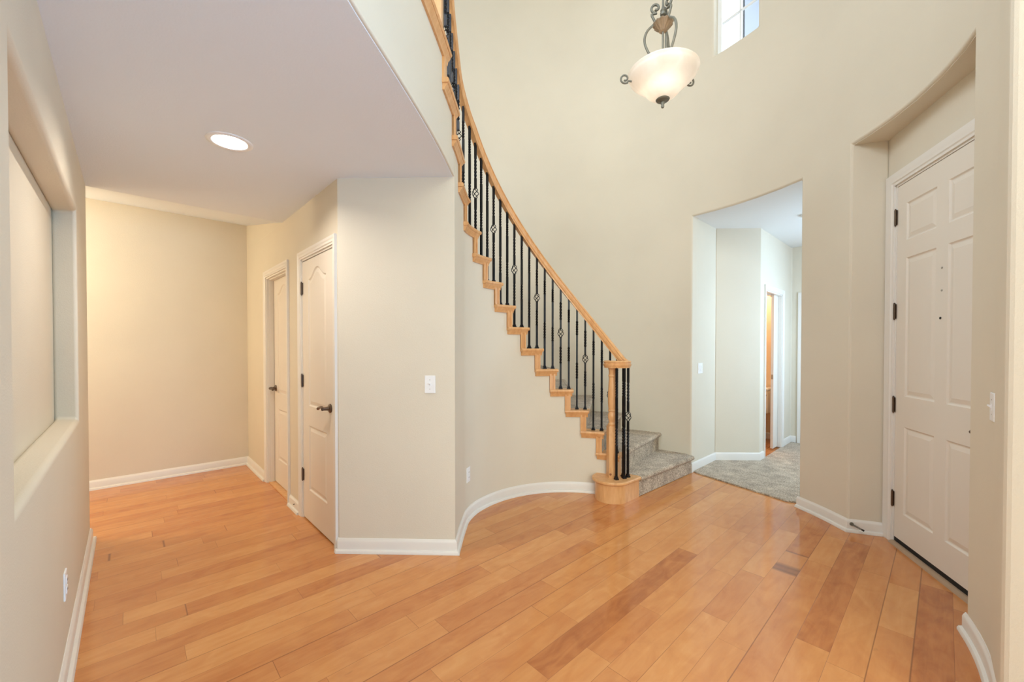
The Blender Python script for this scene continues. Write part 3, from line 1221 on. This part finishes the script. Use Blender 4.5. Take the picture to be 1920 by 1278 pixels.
# windows of the room behind the camera
for wi, (z0, z1) in enumerate(((.5, 2.5), (3.2, 5.2))):
    w = empty('window_%d' % (wi + 3), (*add2(bk0, bd, bl_ / 2), z0), kind='structure')
    f0, f1 = fr[1], fr[2]
    m = MB()
    for s0, s1, za, zb in ((f0 - .01, f0 + .06, z0, z1), (f1 - .06, f1 + .01, z0, z1), (f0, f1, z0 - .01, z0 + .06), (f0, f1, z1 - .06, z1 + .01), ((f0 + f1) / 2 - .03, (f0 + f1) / 2 + .03, z0, z1)):
        a_, b_ = add2(bk0, bd, s0), add2(bk0, bd, s1)
        nn = (bd[1], -bd[0])
        m.prism([add2(a_, nn, .06), add2(b_, nn, .06), add2(b_, nn, .12), add2(a_, nn, .12)], za, zb)
    m.build('window_frame', VINYL, w)
    a_, b_ = add2(bk0, bd, f0 + .04), add2(bk0, bd, f1 - .04)
    MB().prism([add2(a_, nn, .088), add2(b_, nn, .088), add2(b_, nn, .094), add2(a_, nn, .094)], z0 + .03, z1 - .03).build('pane', GLASS, w)

w = empty('window_6', (*LW(1.3, .28), 3.55), kind='structure')  # unseen upstairs window, added to go with the light from the upper left
m = MB()
for t0, t1, za, zb in ((.49, .55, 3.55, 5.05), (2.05, 2.11, 3.55, 5.05), (.5, 2.1, 3.54, 3.60), (.5, 2.1, 5.0, 5.06), (1.27, 1.33, 3.55, 5.05)):
    m.prism([LW(t0, .26), LW(t1, .26), LW(t1, .30), LW(t0, .30)], za, zb)
m.build('window_frame', VINYL, w)
MB().prism([LW(.52, .277), LW(2.08, .277), LW(2.08, .283), LW(.52, .283)], 3.58, 5.02).build('pane', GLASS, w)
w = empty('window_5', (3.3, -1.0, .5), kind='structure')  # unseen side window, added to go with the light for the low ceiling
m = MB()
for y0, y1, za, zb in ((.35, .41, .5, 2.3), (-2.41, -2.35, .5, 2.3), (-2.4, .4, .49, .55), (-2.4, .4, 2.25, 2.31), (-1.03, -.97, .5, 2.3)):
    m.prism([(3.26, y0), (3.32, y0), (3.32, y1), (3.26, y1)], za, zb)
m.build('window_frame', VINYL, w)
MB().prism([(3.288, -2.37), (3.294, -2.37), (3.294, .37), (3.288, .37)], .53, 2.27).build('pane', GLASS, w)

# neighbouring eaves seen through the high window
hs = empty('neighbouring_house', (4.5, 7.2, 0), 'pale stucco gable of the house outside the high foyer window', 'house')
FASCIA = paint('fascia_white', (0.88, 0.88, 0.86), 0.6)
SIDING = paint('greyblue_siding', (0.46, 0.52, 0.60), 0.8)  # plain grey-blue siding colour
MB().prism([(1.6, 8.3), (3.70, 6.62), (5.2, 8.4), (3.1, 10.1)], 0, 7.2).build('stucco_wall', STUCCO, hs)
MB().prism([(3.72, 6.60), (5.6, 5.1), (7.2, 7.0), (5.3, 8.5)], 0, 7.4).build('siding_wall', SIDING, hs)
rings = []
for x, y, z in ((3.30, 6.62, 7.45), (4.35, 5.78, 5.95), (5.4, 4.95, 4.45)):
    rings.append([(x, y, z), (x + .10, y + .12, z), (x + .10, y + .12, z + .34), (x, y, z + .34)])
MB().loft(rings).build('rake_board', FASCIA, hs)

# ------------------------------------------------------------------ staircase
st = empty('staircase', (*C, 0), 'curved maple staircase with beige carpeted treads and black iron balusters', 'staircase')


def outer_hit(s):
    p, n = PT(s), NR(s)
    dx, dy = p[0] - C2[0], p[1] - C2[1]
    b_ = dx * n[0] + dy * n[1]
    c_ = dx * dx + dy * dy - (RO + .03) ** 2
    t = -b_ + sqrt(max(0, b_ * b_ - c_))
    return min(t, .88 if s > FACE[12] + .1 else 9)


CIN = .098
Z = {n: RISE * n for n in range(0, 17)}


def radial(s):
    t = outer_hit(s)
    return off(s, CIN), off(s, t)


# special first riser line (48 degrees from the well's centre)
A1 = (1.135, 3.642)
B1 = ang(C2, RO - .030, 41.8)
lines = {1: (A1, B1)}
for n in range(2, 17):
    lines[n] = radial(FACE[n])
lines[2] = (lines[2][0], ang(C2, RO + .03, 52.4))
for n in range(1, 16):
    a_, b_ = lines[n]
    c_, d_ = lines[n + 1]
    sA, sB = (FACE[n] if n > 1 else FACE[2] - .11), FACE[n + 1]
    k = 6
    if n < 12:
        g0_ = math.degrees(atan2(b_[1] - C2[1], b_[0] - C2[0]))
        g1_ = math.degrees(atan2(d_[1] - C2[1], d_[0] - C2[0]))
        outer = [ang(C2, RO + .03 * min(1, (i if n == 1 else 9) * .5), g0_ + (g1_ - g0_) * i / k) for i in range(1, k)]
    else:
        outer = [off(sA + (sB - sA) * i / k, outer_hit(sA + (sB - sA) * i / k)) for i in range(1, k)]
    inner = [off(sA + (sB - sA) * i / k, CIN) for i in range(k - 1, 0, -1)]
    m = MB()
    poly = [a_, b_] + outer + [d_, c_] + inner
    d = unit(a_, b_)
    dn = (d[1], -d[0])       # towards the lower side
    sh = lambda p, q: (p[0] + dn[0] * q, p[1] + dn[1] * q)
    # extend a little under the next riser
    d2_ = unit(c_, d_)
    up_ = (-d2_[1] * .02, d2_[0] * .02)
    poly = [a_, b_] + outer + [(d_[0] + up_[0], d_[1] + up_[1]), (c_[0] + up_[0], c_[1] + up_[1])] + inner
    m.prism(poly, 0.0 if n == 1 else Z[n - 1] - .02, Z[n] - .001)
    m.build('carpeted_step', CARPET, st, bevel=.012, smooth=30)
    # rounded nosing
    m = MB()
    R2 = .021
    pr = [(-.006, -.043), (.010, -.043), (.022, -.040), (.030, -.030), (.032, -.018), (.027, -.007), (.016, -.0005), (-.006, .0005)]
    m.loft([[(*sh(p, q), Z[n] + zz) for q, zz in pr] for p in (a_, b_)])
    m.build('carpet_nosing', CARPET, st, smooth=60)

# wooden cap, cove moulding, riser board and bracket trim for every step
for n in range(2, 16):
    z = Z[n]
    s0, s1 = FACE[n] - .030, LEFT[n]
    prof = [(-.033, -.027), (-.038, -.020), (-.040, -.0135), (-.038, -.006), (-.033, 0), (CIN + .004, 0), (CIN + .004, -.027)]
    fr_ = [(*PT(s), z, *NR(s)) for s in srange(s0, s1, .03)]
    MB().sweep(fr_, prof).build('tread_cap', MAPLE, st, smooth=35)
    cove = [(.0, -.027), (-.030, -.027), (-.028, -.036), (-.016, -.050), (-.012, -.064), (.0, -.064)]
    s1c = s1 - .008
    # lower end of the cove is mitred around the riser board
    fr_ = [(*PT(s), z, *NR(s)) for s in srange(s0 + .012, s1c, .03)]
    MB().sweep(fr_, cove).build('cove_moulding', MAPLE, st, smooth=35)
    # riser board (front, between the wall and the carpet)
    p, nn = PT(FACE[n]), NR(FACE[n])
    tt = (-nn[1], nn[0])
    m = MB()
    a_ = [(p[0] + nn[0] * x + tt[0] * y, p[1] + nn[1] * x + tt[1] * y) for x, y in ((-.012, 0), (CIN + .004, 0), (CIN + .004, .016), (-.012, .016))]
    m.prism(a_, Z[n - 1] - .001, z - .026)
    m.build('riser_board', MAPLE, st)
    # vertical bracket trim on the wall face
    fr_ = [(*PT(s), 0, *NR(s)) for s in srange(FACE[n] - .002, FACE[n] + .050, .026)]
    h0, h1 = Z[n - 1] - .004, z - .028
    if n == 2:
        h0 = Z[1]
    m = MB()
    m.sweep(fr_, [(.0, h0), (-.013, h0), (-.013, h1), (.0, h1)])
    fr_ = [(*PT(s), 0, *NR(s)) for s in srange(FACE[n] + .034, FACE[n] + .050, .01)]
    m.sweep(fr_, [(.0, h0), (-.019, h0), (-.019, h1), (.0, h1)])
    fr_ = [(*PT(s), 0, *NR(s)) for s in srange(FACE[n] - .003, FACE[n] + .013, .01)]
    m.sweep(fr_, [(.0, h0), (-.019, h0), (-.019, h1), (.0, h1)])
    m.build('riser_trim', MAPLE, st, smooth=35)
# landing edge, riser 16
z = Z[16]
fr_ = [(*PT(s), z, *NR(s)) for s in srange(FACE[16] - .03, SMAX - .02, .05)]
MB().sweep(fr_, [(-.033, -.027), (-.040, -.0135), (-.033, 0), (.10, 0), (.10, -.027)]).build('landing_cap', MAPLE, st, smooth=35)
MB().sweep(fr_, [(.0, -.027), (-.030, -.027), (-.028, -.036), (-.016, -.050), (-.012, -.072), (.0, -.072)]).build('cove_moulding', MAPLE, st, smooth=35)
fr_ = [(*PT(s), 0, *NR(s)) for s in srange(FACE[16] - .002, FACE[16] + .055, .03)]
MB().sweep(fr_, [(.0, Z[15] - .004), (-.014, Z[15] - .004), (-.014, z - .03), (.0, z - .03)]).build('riser_trim', MAPLE, st)
p, nn = PT(FACE[16]), NR(FACE[16])
tt = (-nn[1], nn[0])
MB().prism([(p[0] + nn[0] * x + tt[0] * y, p[1] + nn[1] * x + tt[1] * y) for x, y in ((-.012, 0), (1.1, 0), (1.1, .02), (-.012, .02))], Z[15], z - .02).build('riser_board', MAPLE, st)

# starting step: a D-shaped block
cB = (.885, 3.615)
fd = unit(A1, B1)
fn = (fd[1], -fd[0])         # out of the step's front


def dshape(r, frontoff):
    a0 = atan2(fn[1], fn[0])
    pts_ = [(A1[0] + .004 * fd[0] + fn[0] * frontoff, A1[1] + .004 * fd[1] + fn[1] * frontoff)]
    n = 22
    for i in range(n + 1):
        a_ = a0 - (pi * 1.08) * i / n
        pts_.append((cB[0] + r * cos(a_), cB[1] + r * sin(a_)))
    pts_.append(off(FACE[2] + .03, .03))
    pts_.append(off(FACE[2] + .02, CIN))
    pts_.append((A1[0] + .004 * fd[0], A1[1] + .004 * fd[1] + .02))
    return pts_


rf = (A1[0] - cB[0]) * fn[0] + (A1[1] - cB[1]) * fn[1]
MB().prism(dshape(rf, 0), 0, Z[1] - .024).build('starting_step', MAPLE, st, smooth=30)
MB().prism(dshape(rf + .026, .026), Z[1] - .028, Z[1]).build('starting_tread', MAPLE, st, smooth=30, bevel=.010, seg=3)


# handrail
def zp(s):
    ks = sorted(FACE)
    if s >= FACE[16] + .02:
        return Z[16]
    for n in range(2, 16):
        if s < FACE[n + 1] or n == 15:
            f = (s - FACE[n]) / (FACE[n + 1] - FACE[n])
            return Z[n] + RISE * min(1, f)
    return Z[2]


RA = .046
RUP = .868                   # rail centre above the pitch line
rail = []
s_low = FACE[2] - .02
VZ = 1.190
vol = [(.868, 3.690), (.842, 3.640), (.846, 3.590), (.880, 3.552), (.928, 3.540), (.975, 3.553), (1.008, 3.583), (1.026, 3.618), (1.030, 3.650)]
vol = [(x + .004, y + .012) for x, y in vol]
for x, y in vol:
    rail.append((x, y, VZ))
def rail_z(s):
    h = zp(s) + RUP - VZ
    return VZ + (h + sqrt(h * h + .0007)) / 2


s_ = FACE[2] - .030
while s_ < FACE[16] - .02:
    rail.append((*off(s_, RA), rail_z(s_)))
    s_ += .035


def catm3(ps, n=3):
    o_ = []
    for i in range(len(ps) - 1):
        q0, q1, q2, q3 = ps[max(i - 1, 0)], ps[i], ps[i + 1], ps[min(i + 2, len(ps) - 1)]
        for k in range(n):
            t = k / n
            o_.append(tuple(0.5 * (2 * q1[j] + (q2[j] - q0[j]) * t + (2 * q0[j] - 5 * q1[j] + 4 * q2[j] - q3[j]) * t * t + (3 * q1[j] - q0[j] - 3 * q2[j] + q3[j]) * t ** 3) for j in range(3)))
    o_.append(ps[-1])
    return o_


RPROF = [(-.022, -.030), (-.022, -.020), (-.030, -.012), (-.031, .004), (-.024, .010), (-.024, .016), (-.031, .020), (-.026, .029), (-.012, .034), (.012, .034), (.026, .029), (.031, .020), (.024, .016), (.024, .010), (.031, .004), (.030, -.012), (.022, -.020), (.022, -.030)]


def rail_mesh(pts_, name):
    rings = []
    for i, p in enumerate(pts_):
        a_, b_ = pts_[max(i - 1, 0)], pts_[min(i + 1, len(pts_) - 1)]
        d = unit(a_, b_)
        l3 = sqrt((b_[0] - a_[0]) ** 2 + (b_[1] - a_[1]) ** 2 + (b_[2] - a_[2]) ** 2)
        sl_ = (b_[2] - a_[2]) / l3
        ch = sqrt(max(0.05, 1 - sl_ * sl_))
        n = (d[1], -d[0])
        rings.append([(p[0] + n[0] * x - d[0] * y * sl_, p[1] + n[1] * x - d[1] * y * sl_, p[2] + y * ch) for x, y in RPROF])
    return MB().loft(rings).build(name, MAPLE, st, smooth=45)


rail_mesh(catm3(rail), 'handrail')
MB().lathe([(.0, -.030), (.040, -.030), (.046, -.012), (.046, .006), (.040, .012), (.046, .020), (.040, .030), (.0, .034)], (.892, 3.628, VZ), 28).build('volute_cap', MAPLE, st, smooth=40)
# level rail along the balcony
LZ = Z[16] + .93
lv = [(*off(s, RA), LZ) for s in srange(FACE[16] + .05, SMAX - .1, .06)]
rail_mesh(lv, 'handrail')


# newels
def newel(px, py, z0, z1, rot, sq=.0385, sqh=.455):
    m = MB()
    e = empty('newel', (0, 0, 0))
    COL.objects.unlink(e)
    c, s = cos(rot), sin(rot)
    ps = [(px + sq * (c * a_ - s * b_), py + sq * (s * a_ + c * b_)) for a_, b_ in ((-1, -1), (1, -1), (1, 1), (-1, 1))]
    ins = [(px + (x - px) * .84, py + (y - py) * .84) for x, y in ps]
    m.loft([[(*q, z0) for q in ps], [(*q, z0 + sqh - .012) for q in ps], [(*q, z0 + sqh) for q in ins]])
    h = z1 - (z0 + sqh)
    pr = [(.030, 0), (.033, .008), (.033, .016), (.027, .022), (.024, .032), (.028, .050), (.0325, .075), (.033, .095), (.028, .115), (.0245, .123), (.031, .131), (.031, .139), (.0265, .145),
          (.0300, .165), (.0325, .21), (.0320, .27), (.0285, .36), (.0255, h - .115), (.0245, h - .085), (.0300, h - .078), (.0300, h - .068), (.0250, h - .060), (.0262, h - .03), (.031, h - .010), (.031, h)]
    pr = [(r_ * 1.12, z_) for r_, z_ in pr]
    m.lathe(pr, (px, py, z0 + sqh), 24)
    return m.build('newel_post', MAPLE, st, smooth=35)


newel(.890, 3.628, Z[1], VZ - .028, R_(4))
m = MB()
m.loft([[(.868 + rr * cos(2 * pi * i / 16), 3.587 - dd, .222 + rr * sin(2 * pi * i / 16)) for i in range(16)] for rr, dd in ((.010, -.004), (.010, .003), (.006, .006))])
m.build('plug_button', paint('plug_wood', (0.33, 0.13, 0.06), 0.4), st, smooth=40)
pn_ = off(FACE[16] + .0, .050)
newel(pn_[0], pn_[1], Z[16] - .001, Z[16] + 1.10, R_(2))


# balusters
def baluster(x, y, z0, z1, basket, rot=0):
    H_ = z1 - z0
    m = MB()
    hw = .0082
    if basket:
        zb0, zb1 = z0 + H_ * .505, z0 + H_ * .60
        tw = [(H_ * .25, H_ * .42), (H_ * .68, H_ * .86)]
    else:
        tw = [(H_ * .30, H_ * .46), (H_ * .73, H_ * .87)]
    def rows(za, zb):
        zz = {za, zb}
        for a_, b_ in tw:
            lo, hi = max(za, z0 + a_), min(zb, z0 + b_)
            if lo < hi:
                k = max(4, int((hi - lo) / .0065))
                zz |= {lo + (hi - lo) * i / k for i in range(k + 1)}
        return sorted(zz)
    def th(z):
        a_ = rot
        for lo, hi in tw:
            t = min(1, max(0, (z - z0 - lo) / (hi - lo)))
            a_ += t * 2 * pi * 1.5
        return a_
    spans = [(z0, z1)] if not basket else [(z0, zb0), (zb1, z1)]
    for za, zb in spans:
        m.loft([[(x + hw * 1.414 * cos(th(z) + pi / 4 + k * pi / 2), y + hw * 1.414 * sin(th(z) + pi / 4 + k * pi / 2), z) for k in range(4)] for z in rows(za, zb)])
    o = m.build('baluster', IRON, st)
    # base shoe
    m = MB()
    c, s = cos(rot), sin(rot)
    def sq(w, z):
        return [(x + w * (c * a_ - s * b_), y + w * (s * a_ + c * b_), z) for a_, b_ in ((-1, -1), (1, -1), (1, 1), (-1, 1))]
    m.loft([sq(.0165, z0), sq(.0165, z0 + .010), sq(.0120, z0 + .014), sq(.0120, z0 + .024), sq(.0085, z0 + .030)])
    b2 = m.build('base_shoe', IRON, o)
    if basket:
        m = MB()
        for k in range(4):
            pts_ = []
            for i in range(15):
                t = i / 14
                r_ = .004 + .0225 * sin(pi * t) ** .8
                a_ = k * pi / 2 + t * pi * 1.15
                pts_.append((x + r_ * cos(a_), y + r_ * sin(a_), zb0 + (zb1 - zb0) * t))
            m.tube(pts_, .0033, 6)
        m.lathe([(.0085, zb0 - .012), (.0095, zb0 - .004), (.005, zb0 + .006)], (x, y, 0), 8)
        m.lathe([(.005, zb1 - .006), (.0095, zb1 + .004), (.0085, zb1 + .012)], (x, y, 0), 8)
        m.build('basket', IRON, o, smooth=50)
    return o


def rail_under(s):
    return rail_z(s) - .026


cnt = 2
for n in range(2, 16):
    for f in ((.07, .57) if n < 13 else (.06, .39, .73)):
        s_ = FACE[n] + (FACE[n + 1] - FACE[n]) * f
        if n == 2 and f == .07:
            s_ += .012
        bask = (cnt % 3 == 0)
        x, y = off(s_, RA)
        nn = NR(s_)
        baluster(x, y, Z[n], rail_under(s_), bask, atan2(nn[1], nn[0]))
        cnt += 1
for k in range(9):
    s_ = FACE[16] + .115 + .12 * k
    x, y = off(s_, RA)
    nn = NR(s_)
    baluster(x, y, Z[16], LZ - .026, k % 3 == 1, atan2(nn[1], nn[0]))
for x, y, bk in ((.908, 3.542, False), (.985, 3.577, False), (1.028, 3.612, True), (.990, 3.625, False)):
    baluster(x, y, Z[1], VZ - .024, bk, .3)

# ------------------------------------------------------------------ pendant lamp
LX, LY = .915, 2.50
pd = empty('pendant_lamp', (LX, LY, 2.80), 'bronze scroll pendant with alabaster glass bowl hanging in the foyer', 'lamp')
RZ = 3.008                   # rim height
UZ = 3.045                   # datum of the metalwork above
gp = [(.018, -.160), (.045, -.157), (.072, -.146), (.094, -.126), (.110, -.104), (.128, -.086), (.152, -.068), (.176, -.048), (.192, -.030), (.198, -.018), (.198, -.012), (.204, -.006), (.206, .000), (.200, .004)]
gi = [(r - .006 if r > .02 else .012, z + .006) for r, z in gp][::-1]
m = MB()
rings = [[(LX + r * cos(2 * pi * i / 48), LY + r * sin(2 * pi * i / 48), RZ + z) for i in range(48)] for r, z in gp + gi]
m.loft(rings, cap=False)
m.build('glass_bowl', SHADE, pd, smooth=60)
MB().lathe([(.0, -.250), (.007, -.248), (.010, -.240), (.008, -.232), (.012, -.222), (.010, -.214), (.018, -.208), (.036, -.205), (.041, -.199), (.034, -.193), (.012, -.188), (.0, -.186)], (LX, LY, RZ + .034), 20).build('finial', AGED, pd, smooth=40)
MB().tube([(LX, LY, RZ - .19), (LX, LY, UZ + .44)], .0065, 10).build('stem', AGED, pd, smooth=50)
# fluted dish
m = MB()
rings = []
for r, z in ((.008, .205), (.022, .208), (.028, .220), (.044, .234), (.058, .252), (.056, .260), (.012, .266)):
    rings.append([(LX + r * (1 + (.05 if i % 4 < 2 else -.05)) * cos(2 * pi * i / 48), LY + r * (1 + (.05 if i % 4 < 2 else -.05)) * sin(2 * pi * i / 48), UZ + z) for i in range(48)])
m.loft(rings)
m.build('fluted_dish', GOLDEN, pd, smooth=30)
MB().lathe([(.008, .300), (.016, .306), (.018, .318), (.012, .326), (.016, .334), (.010, .346), (.007, .36)], (LX, LY, UZ), 16).build('stem_collar', AGED, pd, smooth=40)
for k in range(3):
    a_ = R_(-8 + 120 * k + 180)
    ca_, sa_ = cos(a_), sin(a_)
    prof = []
    # curl at the top
    for i in range(15):
        t = i / 14
        th_ = R_(300 - 400 * t)
        rr = .009 + .022 * t
        prof.append((.042 + rr * cos(th_), .352 + rr * sin(th_)))
    prof += [(.066, .315), (.054, .285), (.046, .262), (.062, .248), (.090, .222), (.106, .185), (.106, .145), (.090, .100), (.068, .055), (.060, .000), (.060, -.09)]
    pts_ = [(LX + r * ca_, LY + r * sa_, UZ + z) for r, z in prof]
    MB().tube(catm3(pts_, 3), .0074, 8).build('scroll_arm', AGED, pd, smooth=60)
    # outer curl that holds the rim
    if k == 2:
        continue
    a2 = R_((176, 12)[k])
    prof = [(.185, -.095), (.205, -.090)]
    for i in range(15):
        t = i / 14
        th_ = R_(-120 + 420 * t)
        rr = .030 - .020 * t
        prof.append((.222 + rr * cos(th_) + .004, -.075 + rr * sin(th_)))
    pts_ = [(LX + (r - (.04 if k else 0)) * cos(a2), LY + (r - (.04 if k else 0)) * sin(a2), UZ + z + .01) for r, z in prof]
    MB().tube(catm3(pts_, 2), .0056, 8).build('rim_scroll', AGED, pd, smooth=60)
# cattail leaves
for (r0, r1, a_, h0, h1) in ((.020, .028, 20, .02, .40), (.035, .060, 5, .03, .16), (.030, .045, -25, .03, .12), (.030, .070, 35, .03, .20)):
    a_ = R_(a_)
    pts_ = [(LX + (r0 + (r1 - r0) * t) * cos(a_), LY + (r0 + (r1 - r0) * t) * sin(a_), UZ - .05 + h0 + (h1 - h0) * t) for t in (0, .25, .5, .75, 1)]
    MB().tube(pts_, [.004, .007, .008, .006, .0015], 6).build('leaf', AGED, pd, smooth=60)
m = MB()
z = UZ + .44
k = 0
while z < TOP - .06:
    pts_ = []
    for i in range(13):
        t = 2 * pi * i / 12
        u_, v_ = .009 * cos(t), .019 * sin(t)
        pts_.append((LX + (u_ if k % 2 else 0), LY + (0 if k % 2 else u_), z + .015 + v_))
    m.tube(pts_, .0024, 6, cap=False)
    z += .030
    k += 1
m.build('chain', AGED, pd, smooth=60)
MB().lathe([(.0, TOP - .045), (.02, TOP - .04), (.06, TOP - .012), (.065, TOP)], (LX, LY, 0), 24).build('ceiling_canopy', AGED, pd, smooth=40)
for dx, dy in ((-.05, 0.02), (.05, .02), (0, -.05)):
    l = bpy.data.lights.new('pendant_bulb', 'POINT')
    l.energy = .8
    l.color = (1.0, .90, .78)
    l.shadow_soft_size = .03
    o = bpy.data.objects.new('pendant_bulb', l)
    COL.objects.link(o)
    o.location = (LX + dx, LY + dy, RZ - .045)

# ------------------------------------------------------------------ recessed ceiling light
rl = empty('recessed_light', (RX, RY, 2.437), 'round white recessed light glowing in the low ceiling', 'ceiling light')
MB().lathe([(.078, .003), (.079, -.003), (.084, -.006), (.098, -.006), (.106, -.002), (.107, .001), (.085, .002)], (RX, RY, 2.437), 48, cap=False).build('trim_ring', PLATE, rl, smooth=40)
MB().lathe([(.0795, -.002), (.074, .016), (.066, .036), (.062, .046), (.063, .047), (.081, .0)], (RX, RY, 2.437), 48, cap=False).build('reflector', PLATE, rl, smooth=60)
MB().lathe([(.0625, .044), (.05, .039), (.02, .036), (.001, .0355)], (RX, RY, 2.437), 40, cap=False).build('diffuser', BULB, rl, smooth=60)
l = bpy.data.lights.new('recessed_bulb', 'AREA')
l.shape = 'DISK'
l.size = .11
l.energy = 8
l.color = (1.0, .91, .80)
o = bpy.data.objects.new('recessed_bulb', l)
COL.objects.link(o)
o.location = (RX, RY, 2.468)


def point(name, loc, e, col, r=.08):
    l = bpy.data.lights.new(name, 'POINT')
    l.energy = e
    l.color = col
    l.shadow_soft_size = r
    o = bpy.data.objects.new(name, l)
    COL.objects.link(o)
    o.location = loc


# lamp of the side hall that turns left, and the bathroom lamp
hl = add2(add2(P0, B, -2.3), A, -.70)
point('side_hall_lamp', (hl[0], hl[1], 2.2), 36, (1.0, .86, .62))
bq = add2(add2(q0, B, 1.2), A, .5)
point('bathroom_lamp', (bq[0], bq[1], 2.2), 22, (1.0, .80, .58))

# ------------------------------------------------------------------ switches, outlets, small things


def plate(name, label, cat, c, tdir, ndir, w=.070, h=.115, kind='switch', n=1):
    """c centre on the wall face (x,y,z); tdir along wall, ndir out of wall"""
    e = empty(name, (c[0], c[1], c[2] - h / 2), label, cat)
    at = lambda s, d: (c[0] + tdir[0] * s + ndir[0] * d, c[1] + tdir[1] * s + ndir[1] * d)
    MB().prism([at(-w / 2, -.001), at(w / 2, -.001), at(w / 2, .006), at(-w / 2, .006)], c[2] - h / 2, c[2] + h / 2).build('wall_plate', PLATE, e, bevel=.003)
    if kind == 'switch':
        for k in range(n):
            s = (k - (n - 1) / 2) * .046
            m = MB()
            m.prism([at(s - .006, .005), at(s + .006, .005), at(s + .006, .008), at(s - .006, .008)], c[2] - .013, c[2] + .013)
            m.add([(*at(s - .004, .006), c[2] - .006), (*at(s + .004, .006), c[2] - .006), (*at(s + .004, .006), c[2] + .006), (*at(s - .004, .006), c[2] + .006),
                   (*at(s - .0035, .018), c[2] + .004), (*at(s + .0035, .018), c[2] + .004), (*at(s + .0035, .018), c[2] + .011), (*at(s - .0035, .018), c[2] + .011)],
                  [(0, 1, 5, 4), (1, 2, 6, 5), (2, 3, 7, 6), (3, 0, 4, 7), (4, 5, 6, 7)])
            m.build('toggle', PLATE, e)
            for dz in (-.030, .030):
                MB().loft([[(*at(s + .0028 * cos(2 * pi * i / 10), d), c[2] + dz + .0028 * sin(2 * pi * i / 10)) for i in range(10)] for d in (.005, .0068)]).build('screw', NICKEL, e)
    elif kind == 'rocker':
        for k in range(n):
            s = (k - (n - 1) / 2) * .046
            MB().prism([at(s - .0165, .005), at(s + .0165, .005), at(s + .0165, .010), at(s - .0165, .010)], c[2] - .033, c[2] + .033).build('rocker', PLATE, e, bevel=.002)
    else:
        for dz in (-.020, .020):
            r_ = MB().prism([at(-.0165, .005), at(.0165, .005), at(.0165, .009), at(-.0165, .009)], c[2] + dz - .014, c[2] + dz + .014).build('receptacle', PLATE, e, bevel=.002)
            m = MB()
            for sx in (-.006, .006):
                m.prism([at(sx - .0012, .008), at(sx + .0012, .008), at(sx + .0012, .0095), at(sx - .0012, .0095)], c[2] + dz - .004, c[2] + dz + .005)
            m.build('slots', DARK, r_)
    return e


dsw = unit(P1, P2)
yb = P1[1] + (P2[1] - P1[1]) * ((-.532 - P1[0]) / (P2[0] - P1[0]))
plate('light_switch', 'white toggle switch on the flat beige wall right of the closet door', 'light switch', (-.532, yb, 1.100), dsw, (dsw[1], -dsw[0]))
so = s_of(lambda p: p[0] < -.3 and p[1] <= 3.185)
po, no = PT(so), NR(so)
plate('power_outlet', 'white outlet low on the curved wall under the stairs', 'outlet', (*po, .345), (-no[1], no[0]), (-no[0], -no[1]), kind='outlet')
plate('power_outlet', 'white outlet low on the left wall below the niche', 'outlet', (*LW(2.50), .355), A, (-NA[0], -NA[1]), kind='outlet')
pr_ = ang(C2, RO, -41.0)
rdir = unit(pr_, C2)
plate('light_switch', 'white toggle switch on the curved wall right of the entry door', 'light switch', (*pr_, 1.098), (-rdir[1], rdir[0]), rdir)
jd = unit(J1, W0)
ph = add2(J1, jd, .215)
plate('light_switch', 'white double rocker switch inside the carpeted hall opening', 'light switch', (*ph, 1.110), jd, (jd[1], -jd[0]), w=.115, kind='rocker', n=2)

sd = MB().lathe([(.066, 2.736), (.066, 2.722), (.060, 2.708), (.035, 2.702), (.0, 2.702)], (3.105, 4.30, 0), 28).build('smoke_detector', PLATE, smooth=40)
tag(sd, 'round white smoke detector on the carpeted hall ceiling', 'smoke detector')

# spring door stop on the entry baseboard
rd = unit(EJ, RC)
rn = (rd[1], -rd[0])
p = add2(add2(EJ, rd, .018), rn, .016)
ds = empty('door_stop', (*p, .045), 'bronze spring door stop on the baseboard beside the entry door', 'door stop')
dv = (rn[0] * .8 + rd[0] * .6, rn[1] * .8 + rd[1] * .6)
m = MB()
m.tube([(*p, .060), (*add2(p, rn, .008), .060)], [.013, .011], 14)
m.build('base', AGED, ds, smooth=40)
m = MB()
pts_ = []
for i in range(80):
    t = i / 79
    q = add2(p, dv, .006 + .062 * t)
    aa = t * 2 * pi * 9
    side = (-dv[1], dv[0])
    pts_.append((q[0] + side[0] * .005 * cos(aa), q[1] + side[1] * .005 * cos(aa), .058 - .012 * t + .005 * sin(aa)))
m.tube(pts_, .0018, 5)
m.build('spring', AGED, ds, smooth=60)
MB().tube([(*add2(p, dv, .068), .046), (*add2(p, dv, .080), .044)], [.006, .0065], 12).build('tip', BLACK, ds, smooth=40)
# small bronze mount left on the baseboard between the two interior doors
p = CW(.94, .014)
o = MB().tube([(*p, .052), (*add2(p, NA, .010), .052)], [.006, .004], 10).build('door_stop', BRONZE, smooth=40)
tag(o, 'small dark door stop stub on the baseboard between closet door and far door', 'door stop')
